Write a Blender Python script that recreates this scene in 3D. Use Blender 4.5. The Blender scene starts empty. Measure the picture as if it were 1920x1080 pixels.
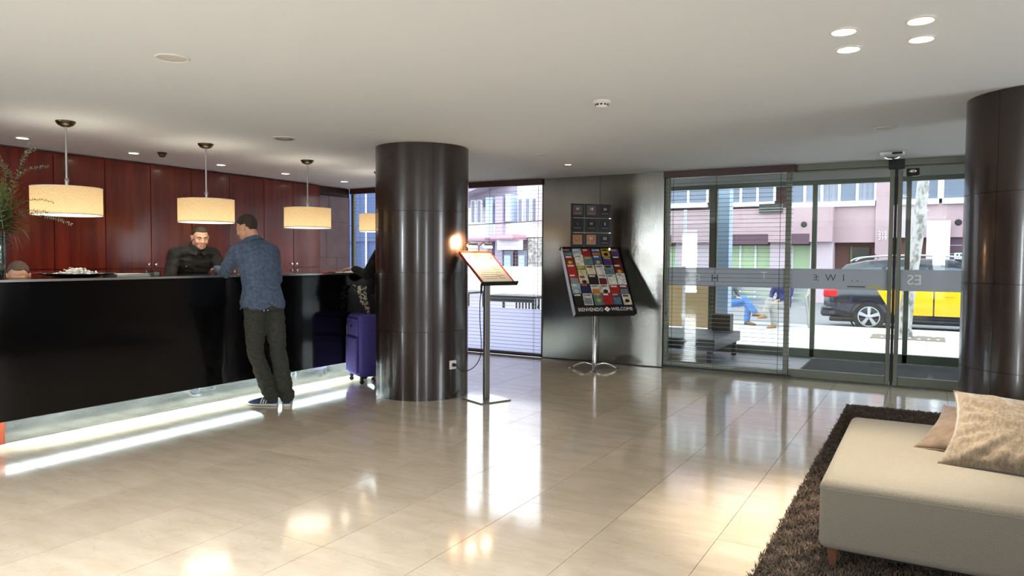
import bpy, math, random
import numpy as np
from mathutils import Vector, Matrix, noise
random.seed(7)
SC = bpy.context.scene
COL = SC.collection
# ---------------------------------------------------------------- camera
cam_d = bpy.data.cameras.new('camera'); cam = bpy.data.objects.new('camera', cam_d); COL.objects.link(cam)
cam_d.sensor_width = 36.0; cam_d.lens = 25.447; cam_d.clip_start = 0.05; cam_d.clip_end = 300
Rm = [[0.8665853, -0.026071, 0.4983474], [0.4989884, 0.0325427, -0.8659974], [0.0063598, 0.9991303, 0.0412102]]
cam.matrix_world = Matrix.Translation((0, 0, 1.36)) @ Matrix(Rm).to_4x4()
SC.camera = cam
# ---------------------------------------------------------------- world, exposure
SC.view_settings.view_transform = 'Standard'; SC.view_settings.look = 'None'
SC.view_settings.exposure = 1.0; SC.view_settings.gamma = 1.0; SC.view_settings.use_curve_mapping = False
w = bpy.data.worlds.new('world'); SC.world = w; w.use_nodes = True
bg = w.node_tree.nodes['Background']; bg.inputs[0].default_value = (0.88, 0.91, 1.0, 1); bg.inputs[1].default_value = 2.6
SC.cycles.max_bounces = 7; SC.cycles.diffuse_bounces = 4; SC.cycles.glossy_bounces = 4; SC.cycles.transparent_max_bounces = 12
SC.cycles.sample_clamp_indirect = 6.0; SC.cycles.caustics_reflective = False; SC.cycles.caustics_refractive = False
SC.cycles.use_denoising = True

def light(name, kind, loc, power, color=(1, 1, 1), size=0.1, size_y=None, rot=(0, 0, 0), spot=None, blend=0.5, parent=None, portal=False):
    d = bpy.data.lights.new(name, kind); d.energy = power; d.color = color
    if kind == 'AREA':
        d.shape = 'RECTANGLE'; d.size = size; d.size_y = size_y or size
        if portal: d.cycles.is_portal = True
    elif kind in ('SPOT', 'POINT'):
        d.shadow_soft_size = size
    if kind == 'SPOT': d.spot_size = spot; d.spot_blend = blend
    o = bpy.data.objects.new(name, d); COL.objects.link(o); o.location = loc; o.rotation_euler = rot
    if parent is not None: o.parent = parent
    return o

# daylight enters through these openings (sky portals, they add no light of their own)
light('sky_portal', 'AREA', (-5.1, 8.95, 1.2), 1, size=1.2, size_y=2.3, rot=(-math.pi/2, 0, 0), portal=True)
light('sky_portal', 'AREA', (-0.8, 10.95, 1.2), 1, size=4.0, size_y=2.4, rot=(-math.pi/2, 0, 0), portal=True)
# street daylight through the two rear windows; right-hand window lamps added to brighten
DAY = 84
for (x, y, rz, wd, z, hh) in ((-6.3, -4.2, 0, .55, 1.15, 1.9), (.40, -4.2, 0, .70, 1.8, 1.1), (4.65, -2.6, 90, 1.2, 1.3, 2.0), (4.65, 4.6, 90, 1.2, 1.3, 2.0)):
    light('window_daylight_fill', 'AREA', (x, y, z), DAY*wd*hh/2*(2.6 if x < -6 else 1.0 if rz == 0 else .55), (.90, .97, 1.0), size=wd, size_y=hh, rot=(math.pi/2, 0, math.radians(rz)))
# unseen fill spots added under the ceiling, out of view, to brighten the lobby
for (x, y) in ((-5.2, -2.4), (-3.4, -2.0), (-3.2, .9), (-2.0, 1.3)):
    light('lobby_fill', 'SPOT', (x, y, 2.40), 84, (1, .985, .96), size=.12, spot=math.radians(140), blend=.9)

# ---------------------------------------------------------------- colour and materials
def lin(c):
    return tuple(((x/255)/12.92 if x/255 <= 0.04045 else ((x/255+0.055)/1.055)**2.4) for x in c) + (1,)
M = {}
def mat(name, c=(200, 200, 200), rough=0.5, metal=0.0, c2=None, scale=(8, 8, 8), detail=4, bump=0.0, bscale=None, emis=None, estr=0.0, spec=0.5, coat=0.0, coord='Object', wave=None, ramp=(0.35, 0.65), rand=0.0, sheen=0.0, aniso=0.0, rvar=0.0):
    m = bpy.data.materials.new(name); m.use_nodes = True; nt = m.node_tree; N = nt.nodes; L = nt.links
    b = N['Principled BSDF']; b.inputs['Base Color'].default_value = lin(c); b.inputs['Roughness'].default_value = rough
    b.inputs['Metallic'].default_value = metal; b.inputs['Specular IOR Level'].default_value = spec; b.inputs['Coat Weight'].default_value = coat
    b.inputs['Coat Roughness'].default_value = 0.08
    if sheen: b.inputs['Sheen Weight'].default_value = sheen
    if aniso: b.inputs['Anisotropic'].default_value = aniso
    if emis is not None:
        b.inputs['Emission Color'].default_value = lin(emis); b.inputs['Emission Strength'].default_value = estr
    if c2 is not None or bump or rand or rvar:
        tc = N.new('ShaderNodeTexCoord'); mp = N.new('ShaderNodeMapping'); mp.inputs['Scale'].default_value = scale
        if coord == 'World':
            g = N.new('ShaderNodeNewGeometry'); L.new(g.outputs['Position'], mp.inputs[0])
        else: L.new(tc.outputs[coord], mp.inputs[0])
        nz = N.new('ShaderNodeTexNoise'); nz.inputs['Scale'].default_value = 1.0; nz.inputs['Detail'].default_value = detail; nz.inputs['Roughness'].default_value = 0.62
        L.new(mp.outputs[0], nz.inputs['Vector'])
        col = None
        if c2 is not None:
            r = N.new('ShaderNodeValToRGB'); r.color_ramp.elements[0].color = lin(c); r.color_ramp.elements[1].color = lin(c2)
            r.color_ramp.elements[0].position, r.color_ramp.elements[1].position = ramp
            L.new(nz.outputs['Fac'], r.inputs[0]); col = r.outputs[0]
        if rand:
            oi = N.new('ShaderNodeObjectInfo'); hs = N.new('ShaderNodeHueSaturation')
            mr = N.new('ShaderNodeMapRange'); mr.inputs['To Min'].default_value = 1-rand; mr.inputs['To Max'].default_value = 1+rand
            L.new(oi.outputs['Random'], mr.inputs['Value']); L.new(mr.outputs[0], hs.inputs['Value'])
            if col: L.new(col, hs.inputs['Color'])
            else: hs.inputs['Color'].default_value = lin(c)
            col = hs.outputs[0]
        if col: L.new(col, b.inputs['Base Color'])
        if rvar:
            mr2 = N.new('ShaderNodeMapRange'); mr2.inputs['To Min'].default_value = max(0.02, rough-rvar); mr2.inputs['To Max'].default_value = rough+rvar
            L.new(nz.outputs['Fac'], mr2.inputs['Value']); L.new(mr2.outputs[0], b.inputs['Roughness'])
        if bump:
            bp = N.new('ShaderNodeBump'); bp.inputs['Strength'].default_value = bump; bp.inputs['Distance'].default_value = 0.01
            src = nz.outputs['Fac']
            if bscale:
                mp2 = N.new('ShaderNodeMapping'); mp2.inputs['Scale'].default_value = bscale; L.new(mp.inputs[0].links[0].from_socket, mp2.inputs[0])
                n2 = N.new('ShaderNodeTexNoise'); n2.inputs['Scale'].default_value = 1.0; n2.inputs['Detail'].default_value = 3; L.new(mp2.outputs[0], n2.inputs['Vector']); src = n2.outputs['Fac']
            L.new(src, bp.inputs['Height']); L.new(bp.outputs[0], b.inputs['Normal'])
    M[name] = m
    return m

def glass(name, tint=(255, 255, 255), gloss=0.04, rough=0.0, frost=0.0, fcol=(235, 240, 250)):
    m = bpy.data.materials.new(name); m.use_nodes = True; nt = m.node_tree; N = nt.nodes; L = nt.links; N.clear()
    out = N.new('ShaderNodeOutputMaterial'); tr = N.new('ShaderNodeBsdfTransparent'); tr.inputs[0].default_value = lin(tint)
    gl = N.new('ShaderNodeBsdfGlossy'); gl.inputs['Roughness'].default_value = rough
    lw = N.new('ShaderNodeLayerWeight'); lw.inputs[0].default_value = 0.25; mx = N.new('ShaderNodeMixShader')
    ma = N.new('ShaderNodeMath'); ma.operation = 'MULTIPLY_ADD'; ma.inputs[1].default_value = 0.6; ma.inputs[2].default_value = gloss
    L.new(lw.outputs['Fresnel'], ma.inputs[0]); L.new(ma.outputs[0], mx.inputs[0]); L.new(tr.outputs[0], mx.inputs[1]); L.new(gl.outputs[0], mx.inputs[2])
    last = mx
    if frost:
        tl = N.new('ShaderNodeBsdfTranslucent'); tl.inputs[0].default_value = lin(fcol); df = N.new('ShaderNodeBsdfDiffuse'); df.inputs[0].default_value = lin(fcol)
        m1 = N.new('ShaderNodeMixShader'); m1.inputs[0].default_value = 0.35; L.new(tl.outputs[0], m1.inputs[1]); L.new(df.outputs[0], m1.inputs[2])
        m2 = N.new('ShaderNodeMixShader'); m2.inputs[0].default_value = frost; L.new(mx.outputs[0], m2.inputs[1]); L.new(m1.outputs[0], m2.inputs[2]); last = m2
    L.new(last.outputs[0], out.inputs[0]); M[name] = m
    return m

def marble(name):
    m = mat(name, (220, 204, 180), 0.11, c2=(234, 220, 200), scale=(3.0, 9.0, 3.0), detail=7, rand=0.05, coord='World', spec=0.62, rvar=0.05, bump=0.0, coat=0.5)
    nt = m.node_tree; N = nt.nodes; L = nt.links; b = N['Principled BSDF']
    src = b.inputs['Base Color'].links[0].from_socket
    g = N.new('ShaderNodeNewGeometry'); nz = N.new('ShaderNodeTexNoise'); nz.inputs['Scale'].default_value = 2.2; nz.inputs['Detail'].default_value = 6
    oi = N.new('ShaderNodeObjectInfo'); ad = N.new('ShaderNodeVectorMath'); ad.operation = 'ADD'
    ml = N.new('ShaderNodeVectorMath'); ml.operation = 'SCALE'; ml.inputs[0].default_value = (37, 11, 5); L.new(oi.outputs['Random'], ml.inputs['Scale'])
    L.new(g.outputs['Position'], ad.inputs[0]); L.new(ml.outputs[0], ad.inputs[1]); L.new(ad.outputs[0], nz.inputs['Vector'])
    sb = N.new('ShaderNodeMath'); sb.operation = 'SUBTRACT'; sb.inputs[1].default_value = 0.5; L.new(nz.outputs['Fac'], sb.inputs[0])
    ab = N.new('ShaderNodeMath'); ab.operation = 'ABSOLUTE'; L.new(sb.outputs[0], ab.inputs[0])
    r = N.new('ShaderNodeValToRGB'); r.color_ramp.elements[0].color = (0.55, 0.5, 0.45, 1); r.color_ramp.elements[0].position = 0.0
    r.color_ramp.elements[1].color = (1, 1, 1, 1); r.color_ramp.elements[1].position = 0.006; L.new(ab.outputs[0], r.inputs[0])
    mx = N.new('ShaderNodeMix'); mx.data_type = 'RGBA'; mx.blend_type = 'MULTIPLY'; mx.inputs[0].default_value = 0.2
    L.new(src, mx.inputs[6]); L.new(r.outputs[0], mx.inputs[7]); L.new(mx.outputs[2], b.inputs['Base Color'])
    return m

marble('marble')
mat('ceiling', (233, 240, 247), 0.85)
mat('wall_white', (128, 106, 90), 0.6)
mat('red_wood', (92, 26, 15), 0.24, c2=(126, 42, 24), scale=(14, 14, 0.9), detail=6, rand=0.07, coord='World', spec=0.5, coat=0.3)
mat('red_wood_end', (150, 70, 45), 0.3, c2=(120, 50, 30), scale=(30, 30, 2))
mat('stone_panel', (120, 92, 98), 0.3, c2=(140, 112, 116), scale=(3, 3, 3), rand=0.04, coord='World')
mat('pillar_skin', (34, 24, 19), 0.25, c2=(44, 31, 25), scale=(60, 60, 60), detail=2, spec=0.6, coat=0.3, bump=0.0, coord='World', rand=0.08)
mat('black_panel', (11, 11, 12), 0.09, spec=0.5)
mat('counter_top', (20, 20, 22), 0.15)
mat('edge_metal', (205, 205, 200), 0.25, 0.9)
mat('plinth_metal', (205, 212, 216), 0.05, 0.92, c2=(170, 178, 184), scale=(1.5, 2.5, 9), detail=6)
mat('led', (255, 255, 255), 0.5, emis=(240, 255, 248), estr=62)
mat('steel_wall', (162, 162, 156), 0.19, 1.0, c2=(150, 150, 146), scale=(420, 420, 1.0), detail=2, bump=0.05, coord='World')
mat('chrome', (225, 225, 225), 0.08, 1.0)
mat('satin_metal', (178, 178, 174), 0.28, 1.0)
mat('brass_dark', (90, 80, 62), 0.3, 0.9)
mat('alu_green', (112, 116, 104), 0.4, 0.6)
mat('alu_dark', (38, 40, 38), 0.45, 0.3)
mat('blind_head', (62, 34, 28), 0.4)
mat('slat', (64, 60, 64), 0.4, 0.3)
mat('black', (14, 14, 15), 0.45)
mat('black_gloss', (16, 16, 17), 0.15)
mat('rubber', (24, 24, 25), 0.7)
mat('white_plastic', (232, 230, 224), 0.35)
mat('paper', (240, 238, 232), 0.7)
mat('grille', (150, 148, 142), 0.5)
mat('lamp_disc', (255, 250, 235), 0.5, emis=(255, 236, 200), estr=14)
mat('pend_disc', (255, 250, 240), 0.5, emis=(255, 244, 222), estr=1.9)
mat('glow_small', (255, 250, 235), 0.5, emis=(255, 226, 180), estr=30)
glass('clear_glass', (250, 253, 252)); glass('door_glass', (244, 250, 248), 0.03)
glass('frost_band', (235, 240, 245), 0.03, frost=0.86, fcol=(208, 210, 214)); glass('frost_low', (245, 248, 252), 0.03, frost=0.9, fcol=(236, 240, 255))
glass('vase_glass', (215, 225, 220), 0.10)
mat('shade_inner', (240, 226, 180), 0.8)
mat('bench_fabric', (122, 117, 105), 0.92, c2=(138, 132, 119), scale=(260, 260, 260), detail=2, bump=0.5, sheen=0.2)
mat('bench_leg', (120, 84, 62), 0.4, c2=(96, 62, 44), scale=(40, 40, 6))
mat('velvet', (98, 85, 68), 0.75, c2=(140, 125, 104), scale=(70, 70, 24), detail=6, bump=0.6, sheen=0.6)
mat('velvet_b', (92, 75, 60), 0.8, c2=(112, 93, 76), scale=(22, 22, 22), detail=6, bump=0.4, sheen=0.5)
mat('rug_base', (44, 38, 34), 0.95)
mat('rug_pile', (74, 64, 57), 0.95, c2=(122, 106, 92), scale=(30, 30, 30), detail=4, coord='World')
# shade cloth: translucent linen lit from inside
m = bpy.data.materials.new('shade_cloth'); m.use_nodes = True; nt = m.node_tree; N = nt.nodes; L = nt.links; N.clear()
out = N.new('ShaderNodeOutputMaterial'); tl = N.new('ShaderNodeBsdfTranslucent'); df = N.new('ShaderNodeBsdfDiffuse'); mx = N.new('ShaderNodeMixShader'); mx.inputs[0].default_value = 0.4
tc = N.new('ShaderNodeTexCoord'); mp = N.new('ShaderNodeMapping'); mp.inputs['Scale'].default_value = (60, 60, 90); nz = N.new('ShaderNodeTexNoise'); nz.inputs['Scale'].default_value = 3; nz.inputs['Detail'].default_value = 5
r = N.new('ShaderNodeValToRGB'); r.color_ramp.elements[0].color = lin((196, 170, 128)); r.color_ramp.elements[1].color = lin((232, 210, 172)); r.color_ramp.elements[0].position = .35; r.color_ramp.elements[1].position = .65
L.new(tc.outputs['Object'], mp.inputs[0]); L.new(mp.outputs[0], nz.inputs['Vector']); L.new(nz.outputs['Fac'], r.inputs[0]); L.new(r.outputs[0], tl.inputs[0]); L.new(r.outputs[0], df.inputs[0])
em = N.new('ShaderNodeEmission'); em.inputs[1].default_value = 0.04; ad = N.new('ShaderNodeAddShader'); L.new(r.outputs[0], em.inputs[0])
L.new(tl.outputs[0], mx.inputs[1]); L.new(df.outputs[0], mx.inputs[2]); L.new(mx.outputs[0], ad.inputs[0]); L.new(em.outputs[0], ad.inputs[1]); L.new(ad.outputs[0], out.inputs[0]); M['shade_cloth'] = m

# ---------------------------------------------------------------- mesh helpers
MW = {}
def V(*a): return Vector(a[0]) if len(a) == 1 else Vector(a)
def basis(z, xhint=(1, 0, 0)):
    z = V(z).normalized(); x = V(xhint); x = x - z*x.dot(z)
    if x.length < 1e-4: x = V(0, 1, 0) - z*z.y
    x.normalize(); y = z.cross(x); return x, y, z
class MB:
    def __init__(s): s.v = []; s.f = []
    def add(s, vs, fs, X=None):
        o = len(s.v)
        s.v += [tuple(X @ V(p)) if X is not None else tuple(p) for p in vs]; s.f += [tuple(i+o for i in f) for f in fs]; return s
    def box(s, x0, x1, y0, y1, z0, z1, X=None):
        return s.add([(x0, y0, z0), (x1, y0, z0), (x1, y1, z0), (x0, y1, z0), (x0, y0, z1), (x1, y0, z1), (x1, y1, z1), (x0, y1, z1)],
                     [(3, 2, 1, 0), (4, 5, 6, 7), (0, 1, 5, 4), (1, 2, 6, 5), (2, 3, 7, 6), (3, 0, 4, 7)], X)
    def loft(s, rings, cap=True, closed=False):
        n = len(rings[0]); vs = [p for r in rings for p in r]; fs = []
        k = len(rings)
        for i in range(k if closed else k-1):
            for j in range(n):
                a = i*n+j; b = i*n+(j+1) % n; c = ((i+1) % k)*n+(j+1) % n; d = ((i+1) % k)*n+j; fs.append((a, b, c, d))
        if cap and not closed: fs.append(tuple(range(n))[::-1]); fs.append(tuple(range((k-1)*n, k*n)))
        return s.add(vs, fs)
    def ring(s, c, x, y, a, b, n=16, p=2.0):
        out = []
        for i in range(n):
            t = 2*math.pi*i/n; ct, st = math.cos(t), math.sin(t)
            out.append(V(c)+x*(a*math.copysign(abs(ct)**(2/p), ct))+y*(b*math.copysign(abs(st)**(2/p), st)))
        return out
    def lathe(s, prof, c=(0, 0, 0), n=24, cap=True):
        hollow = len(prof) > 3 and prof[0][0] > .002 and prof[-1][0] > .002     # a ring: close the profile instead of capping it
        return s.loft([s.ring(V(c)+V(0, 0, z), V(1, 0, 0), V(0, 1, 0), max(r, 1e-4), max(r, 1e-4), n) for r, z in prof], cap and not hollow, hollow)
    def tube(s, pts, r, n=8, cap=True, p=2.0):
        pts = [V(q) for q in pts]; rings = []; rr = r if isinstance(r, (list, tuple)) else [r]*len(pts); xh = None
        for i, q in enumerate(pts):
            d = (pts[min(i+1, len(pts)-1)]-pts[max(i-1, 0)])
            x, y, z = basis(d, xh if xh is not None else ((0, 0, 1) if abs(d.normalized().z) < .9 else (1, 0, 0))); xh = x
            rings.append(s.ring(q, x, y, rr[i], rr[i], n, p))
        return s.loft(rings, cap)
    def capsule(s, p0, r0, p1, r1, n=14):
        p0, p1 = V(p0), V(p1); x, y, z = basis(p1-p0); rings = []
        for k in range(5):
            t = -math.pi/2+k*math.pi/8+.02; rings.append(s.ring(p0+z*(r0*math.sin(t)), x, y, r0*math.cos(t), r0*math.cos(t), n))
        for k in range(5):
            t = k*math.pi/8-.02; rings.append(s.ring(p1+z*(r1*math.sin(t)), x, y, r1*math.cos(t), r1*math.cos(t), n))
        return s.loft(rings)
    def ell(s, c, rad, B=None, n=16, m=10):
        B = B or (V(1, 0, 0), V(0, 1, 0), V(0, 0, 1)); rings = []
        for k in range(m+1):
            t = -math.pi/2+math.pi*k/m; q = max(math.cos(t), 0.02)
            rings.append(s.ring(V(c)+B[2]*(rad[2]*math.sin(t)), B[0], B[1], rad[0]*q, rad[1]*q, n))
        return s.loft(rings)
    def prism(s, poly, z0, z1, X=None):
        n = len(poly); vs = [(x, y, z0) for x, y in poly]+[(x, y, z1) for x, y in poly]
        fs = [tuple(range(n))[::-1], tuple(range(n, 2*n))]+[(i, (i+1) % n, n+(i+1) % n, n+i) for i in range(n)]
        return s.add(vs, fs, X)
    def mesh(s, name):
        me = bpy.data.meshes.new(name); me.from_pydata(s.v, [], s.f); me.update(); return me
    def build(s, name, m=None, parent=None, world=False, smooth=None, bevel=0, seg=2, loc=None, rz=0, modifiers=None):
        if world and parent is not None:
            W = MW[parent.name].inverted(); s.v = [tuple(W @ V(p)) for p in s.v]
        me = s.mesh(name)
        import bmesh
        bm = bmesh.new(); bm.from_mesh(me)
        if bevel:
            bmesh.ops.recalc_face_normals(bm, faces=bm.faces)
            es = [e for e in bm.edges if len(e.link_faces) == 2 and e.calc_face_angle(0) > 0.6]
            bmesh.ops.bevel(bm, geom=es, offset=bevel, segments=seg, affect='EDGES', profile=0.5, clamp_overlap=True)
        bmesh.ops.recalc_face_normals(bm, faces=bm.faces)
        bm.to_mesh(me); bm.free()
        if smooth is not None:
            me.shade_smooth(); me.set_sharp_from_angle(angle=math.radians(smooth))
        return link(name, me, m, parent, loc, rz)
def link(name, me, m=None, parent=None, loc=None, rz=0):
    o = bpy.data.objects.new(name, me); COL.objects.link(o)
    if m: 
        if not me.materials: me.materials.append(M[m] if isinstance(m, str) else m)
    X = Matrix.Translation(loc or (0, 0, 0)) @ Matrix.Rotation(rz, 4, 'Z')
    o.location = loc or (0, 0, 0); o.rotation_euler = (0, 0, rz)
    if parent is not None: o.parent = parent; X = MW[parent.name] @ X
    MW[o.name] = X
    return o
def tag(o, label=None, cat=None, group=None, kind=None):
    for k, v in (('label', label), ('category', cat), ('group', group), ('kind', kind)):
        if v: o[k] = v
    return o
def thing(name, label, cat, loc=(0, 0, 0), rz=0, group=None):
    o = bpy.data.objects.new(name, None); COL.objects.link(o); o.location = loc; o.rotation_euler = (0, 0, rz); o.empty_display_size = .1
    MW[o.name] = Matrix.Translation(loc) @ Matrix.Rotation(rz, 4, 'Z')
    return tag(o, label, cat, group)
def struct_empty(name, loc=(0, 0, 0)):
    o = bpy.data.objects.new(name, None); COL.objects.link(o); o.location = loc; MW[o.name] = Matrix.Translation(loc); o['kind'] = 'structure'; return o
def struct(name, mb, m, parent=None, **k):
    o = mb.build(name, m, parent, **k)
    if parent is None: o['kind'] = 'structure'
    return o
def dup(root, loc, rz=None, label=None, group=None):
    r = root.copy(); COL.objects.link(r); r.location = loc
    if rz is not None: r.rotation_euler = (0, 0, rz)
    if label: r['label'] = label
    if group: r['group'] = group
    MW[r.name] = Matrix.Translation(loc) @ Matrix.Rotation(r.rotation_euler.z, 4, 'Z')
    for ch in list(root.children):
        c = ch.copy(); COL.objects.link(c); c.parent = r
        for g in list(ch.children):
            d = g.copy(); COL.objects.link(d); d.parent = c
    return r
def remesh(mb, name, voxel, smooth=4, fac=0.5):
    me = mb.mesh('tmp'); o = bpy.data.objects.new('tmp', me); COL.objects.link(o)
    import bmesh
    bm = bmesh.new(); bm.from_mesh(me); bmesh.ops.recalc_face_normals(bm, faces=bm.faces); bm.to_mesh(me); bm.free()
    r = o.modifiers.new('r', 'REMESH'); r.mode = 'VOXEL'; r.voxel_size = voxel
    if smooth:
        sm = o.modifiers.new('s', 'SMOOTH'); sm.factor = fac; sm.iterations = smooth
    dg = bpy.context.evaluated_depsgraph_get(); n = bpy.data.meshes.new_from_object(o.evaluated_get(dg)); n.name = name
    bpy.data.objects.remove(o); n.materials.clear(); n.shade_smooth()
    return n
def xform(me, X): me.transform(X); me.update(); return me
def text_mesh(txt, size, depth=0.002, mirror=False, align='CENTER', bold=0.0):
    cu = bpy.data.curves.new('t', 'FONT'); cu.body = txt; cu.size = size; cu.extrude = depth; cu.align_x = align; cu.align_y = 'CENTER'; cu.offset = bold; cu.resolution_u = 3
    o = bpy.data.objects.new('t', cu); COL.objects.link(o); dg = bpy.context.evaluated_depsgraph_get(); dg.update()
    me = bpy.data.meshes.new_from_object(o.evaluated_get(dg)); bpy.data.objects.remove(o)
    if mirror: me.transform(Matrix.Scale(-1, 4, (1, 0, 0)))
    me.materials.clear()
    return me
# ================================================================ the room shell
CEIL = 2.44; WY = 8.76
floor = struct('floor', MB().box(-8.2, 4.6, -4.1, 8.80, -0.10, -0.012), mat('floor_base', (26, 20, 16), 0.9))
def tile_mesh(w, d):
    mb = MB().box(0.0015, w-0.0015, 0.0015, d-0.0015, -0.012, 0.0)
    return mb
TW, TD = 0.525, 1.05
tm = tile_mesh(TW, TD).mesh('tile'); tm.materials.append(M['marble'])
for i in range(-13, 11):
    for j in range(-6, 6):
        x = -1.385+i*TW; y = 2.46+j*TD
        if x+TW < -5.8 and y < 1.2: continue
        link('tile', tm, None, floor, loc=(x, y, 0))
ceiling = struct('ceiling', MB().box(-8.3, 4.7, -4.2, 8.80, CEIL, CEIL+.15), 'ceiling')
struct('wall_left', MB().box(-8.5, -8.3, -4.2, 8.80, -0.1, CEIL), 'wall_white')
# back-of-house wall faces behind the camera, with wide windows to the street
def wall_with_windows(name, a0, a1, wins, f):
    mb = MB(); mb.box(*f(a0, a1, -.1, .3)); mb.box(*f(a0, a1, 2.3, CEIL)); p = a0
    for (u, v) in wins: mb.box(*f(p, u, .3, 2.3)); p = v
    mb.box(*f(p, a1, .3, 2.3)); return struct(name, mb, 'wall_white')
fb = lambda u, v, z0, z1: (u, v, -4.25, -4.0, z0, z1)
fr_ = lambda u, v, z0, z1: (4.5, 4.72, u, v, z0, z1)
wb_ = [(-6.58, -6.02), (.04, .76)]; wr_ = [(-3.2, -2.0), (.9, 1.9), (4.0, 5.2)]
wall_with_windows('wall_back', -8.3, 4.7, wb_, fb); wall_with_windows('wall_right', -4.0, 8.8, wr_, fr_)
n_w = 3
for ws, f in ((wb_, lambda u, v, z0, z1: (u, v, -4.12, -4.06, z0, z1)), (wr_, lambda u, v, z0, z1: (4.56, 4.62, u, v, z0, z1))):
    for (u, v) in ws:
        e = struct_empty('window_%d' % n_w); n_w += 1
        for q in ((u, u+.05, .3, 2.3), (v-.05, v, .3, 2.3), (u, v, .3, .35), (u, v, 2.25, 2.3)): MB().box(*f(*q)).build('window_frame', 'alu_green', e)
# wood cabinet wall (a run of tall veneered doors)
struct('wall_behind_desk', MB().box(-8.28, -7.9, -4.0, 1.998, 0, CEIL-.002), 'red_wood')
cabs = [(2.0, 3.08), (3.08, 4.16), (4.16, 4.70), (4.70, 5.78), (5.78, 6.90), (6.90, 7.95)]
for (a, b) in cabs:
    nd = 1 if (b-a) < .6 else 2
    vis = b > 3
    t = thing('wall_cabinet', None, 'cabinet', (-7.88, a, 0))
    Wd = b-a
    nmx = {4.16: 'tall narrow red wood cabinet panel left of the wide two-door cabinets', 4.70: 'tall red wood cabinet behind the clerk in black with knobs near counter height', 5.78: 'tall red wood cabinet behind the man in the blue sweater', 6.90: 'tall red wood cabinet at the far end beside the pillar with round knobs', 3.08: 'tall red wood cabinet behind the hanging lamp nearest the flowers', 2.0: 'tall red wood cabinet behind the flower arrangement at the left edge'}
    t['label'] = nmx.get(a, 'tall red wood cabinet out of view along the back wall'); t['group'] = 'red wood cabinets on the back wall'
    MB().box(-.40, -.024, 0.002, Wd-.002, 0.0, CEIL-.012).build('carcass', 'red_wood', t)
    for k in range(nd):
        y0 = k*Wd/nd; y1 = (k+1)*Wd/nd
        for (z0, z1, up) in ((0.06, 1.205, 0), (1.215, CEIL-.03, 1)):
            d = MB().box(-.022, 0, y0+.004, y1-.004, z0, z1).build('door', 'red_wood', t, bevel=.0015, seg=1)
            if nd == 2 and vis and a > 4.5:
                yk = y1-.045 if k == 0 else y0+.045; zk = 1.262 if up else 1.165
                MB().lathe([(.001, 0), (.006, .002), (.006, .014), (.015, .02), (.016, .027), (.009, .033), (.001, .034)], n=14).build('knob', 'chrome', d)
                kk = d.children[0] if d.children else None
                ko = [o for o in COL.objects if o.parent is d][-1]
                ko.rotation_euler = (0, math.pi/2, 0); ko.location = (0, yk, zk)
# recessed stone-like panel wall after the cabinets
pw = struct_empty('wall_recess', (-8.05, 7.95, 0))
MB().box(-.22, -.012, 0, .82, 0, CEIL).build('backing', 'alu_dark', pw)
for (y0, y1, z0, z1) in ((0.003, .40, 0, .75), (.404, .82, 0, .75), (0.003, .52, .754, 1.35), (.524, .82, .754, 1.35), (.003, .3, 1.354, 1.9), (.304, .82, 1.354, 1.9), (.003, .36, 1.904, 2.30), (.364, .82, 1.904, 2.30)):
    MB().box(-.012, 0, y0, y1-.003, z0, z1).build('panel', 'stone_panel', pw)
struct('trim_1', MB().box(-8.05, -8.02, 7.955, 8.68, 2.32, CEIL), 'blind_head')
# metal clad wall
mwall = struct_empty('wall_window_side', (-4.55, WY, 0))
MB().box(0, 1.68, .02, .24, 0, CEIL).build('backing', 'alu_dark', mwall)
for x0, x1 in ((0, .823), (.827, 1.68)):
    MB().box(x0, x1, -.004, .018, 0.012, CEIL).build('panel', 'steel_wall', mwall)
struct('wall_right_of_door', MB().box(1.35, 4.6, WY, WY+.2, 0, CEIL), 'wall_white')
# window 1: left of the metal wall
w1 = struct_empty('window_1', (-8.05, WY, 0))
def bar(e, x0, x1, y0, y1, z0, z1, m='alu_green', name='window_frame'): return MB().box(x0, x1, y0, y1, z0, z1).build(name, m, e, bevel=.003, seg=1)
for x in (0, 1.0, 2.05, 3.45): bar(w1, x, x+.05, .04, .10, 0, CEIL)
bar(w1, 0, 3.5, .03, .11, 0, .045); bar(w1, 0, 3.5, .04, .10, 2.37, CEIL)
for (x0, x1) in ((.05, 1.0), (1.05, 2.05), (2.10, 3.45)):
    MB().box(x0, x1, .066, .072, .66, 2.37).build('pane', 'clear_glass', w1)
    MB().box(x0, x1, .066, .072, .045, .655).build('frosted_pane', 'frost_low', w1)
# inner front: fixed light behind the blind, then the sliding door
d1 = struct_empty('window_2', (-2.87, WY, 0))
for x in (0, 1.43): bar(d1, x, x+.055, .035, .10, 0, CEIL)
bar(d1, 0.055, 1.43, .03, .10, 0, .085); bar(d1, .055, 1.43, .03, .10, 2.36, CEIL)
MB().box(.055, 1.43, .06, .068, .085, 2.36).build('pane', 'door_glass', d1)
MB().box(.055, 1.43, .054, .058, 1.035, 1.26).build('frosted_band', 'frost_band', d1)
door = struct_empty('door_1', (-1.38, WY, 0))
bar(door, 0, 2.72, .02, .14, 2.37, CEIL, name='door_track')
bar(door, .0, 2.72, .02, .14, -.012, .008, name='threshold')
for (x0, x1) in ((.0, .995), (1.115, 2.3)):
    lf = bar(door, x0, x1, .045, .085, .012, .105, name='bottom_rail')
    bar(door, x0, x1, .055, .078, 2.352, 2.37, name='top_rail')
    MB().box(x0, x1, .062, .070, .105, 2.352).build('pane', 'door_glass', door)
    MB().box(x0, x1, .056, .060, 1.035, 1.262).build('frosted_band', 'frost_band', door)
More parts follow.
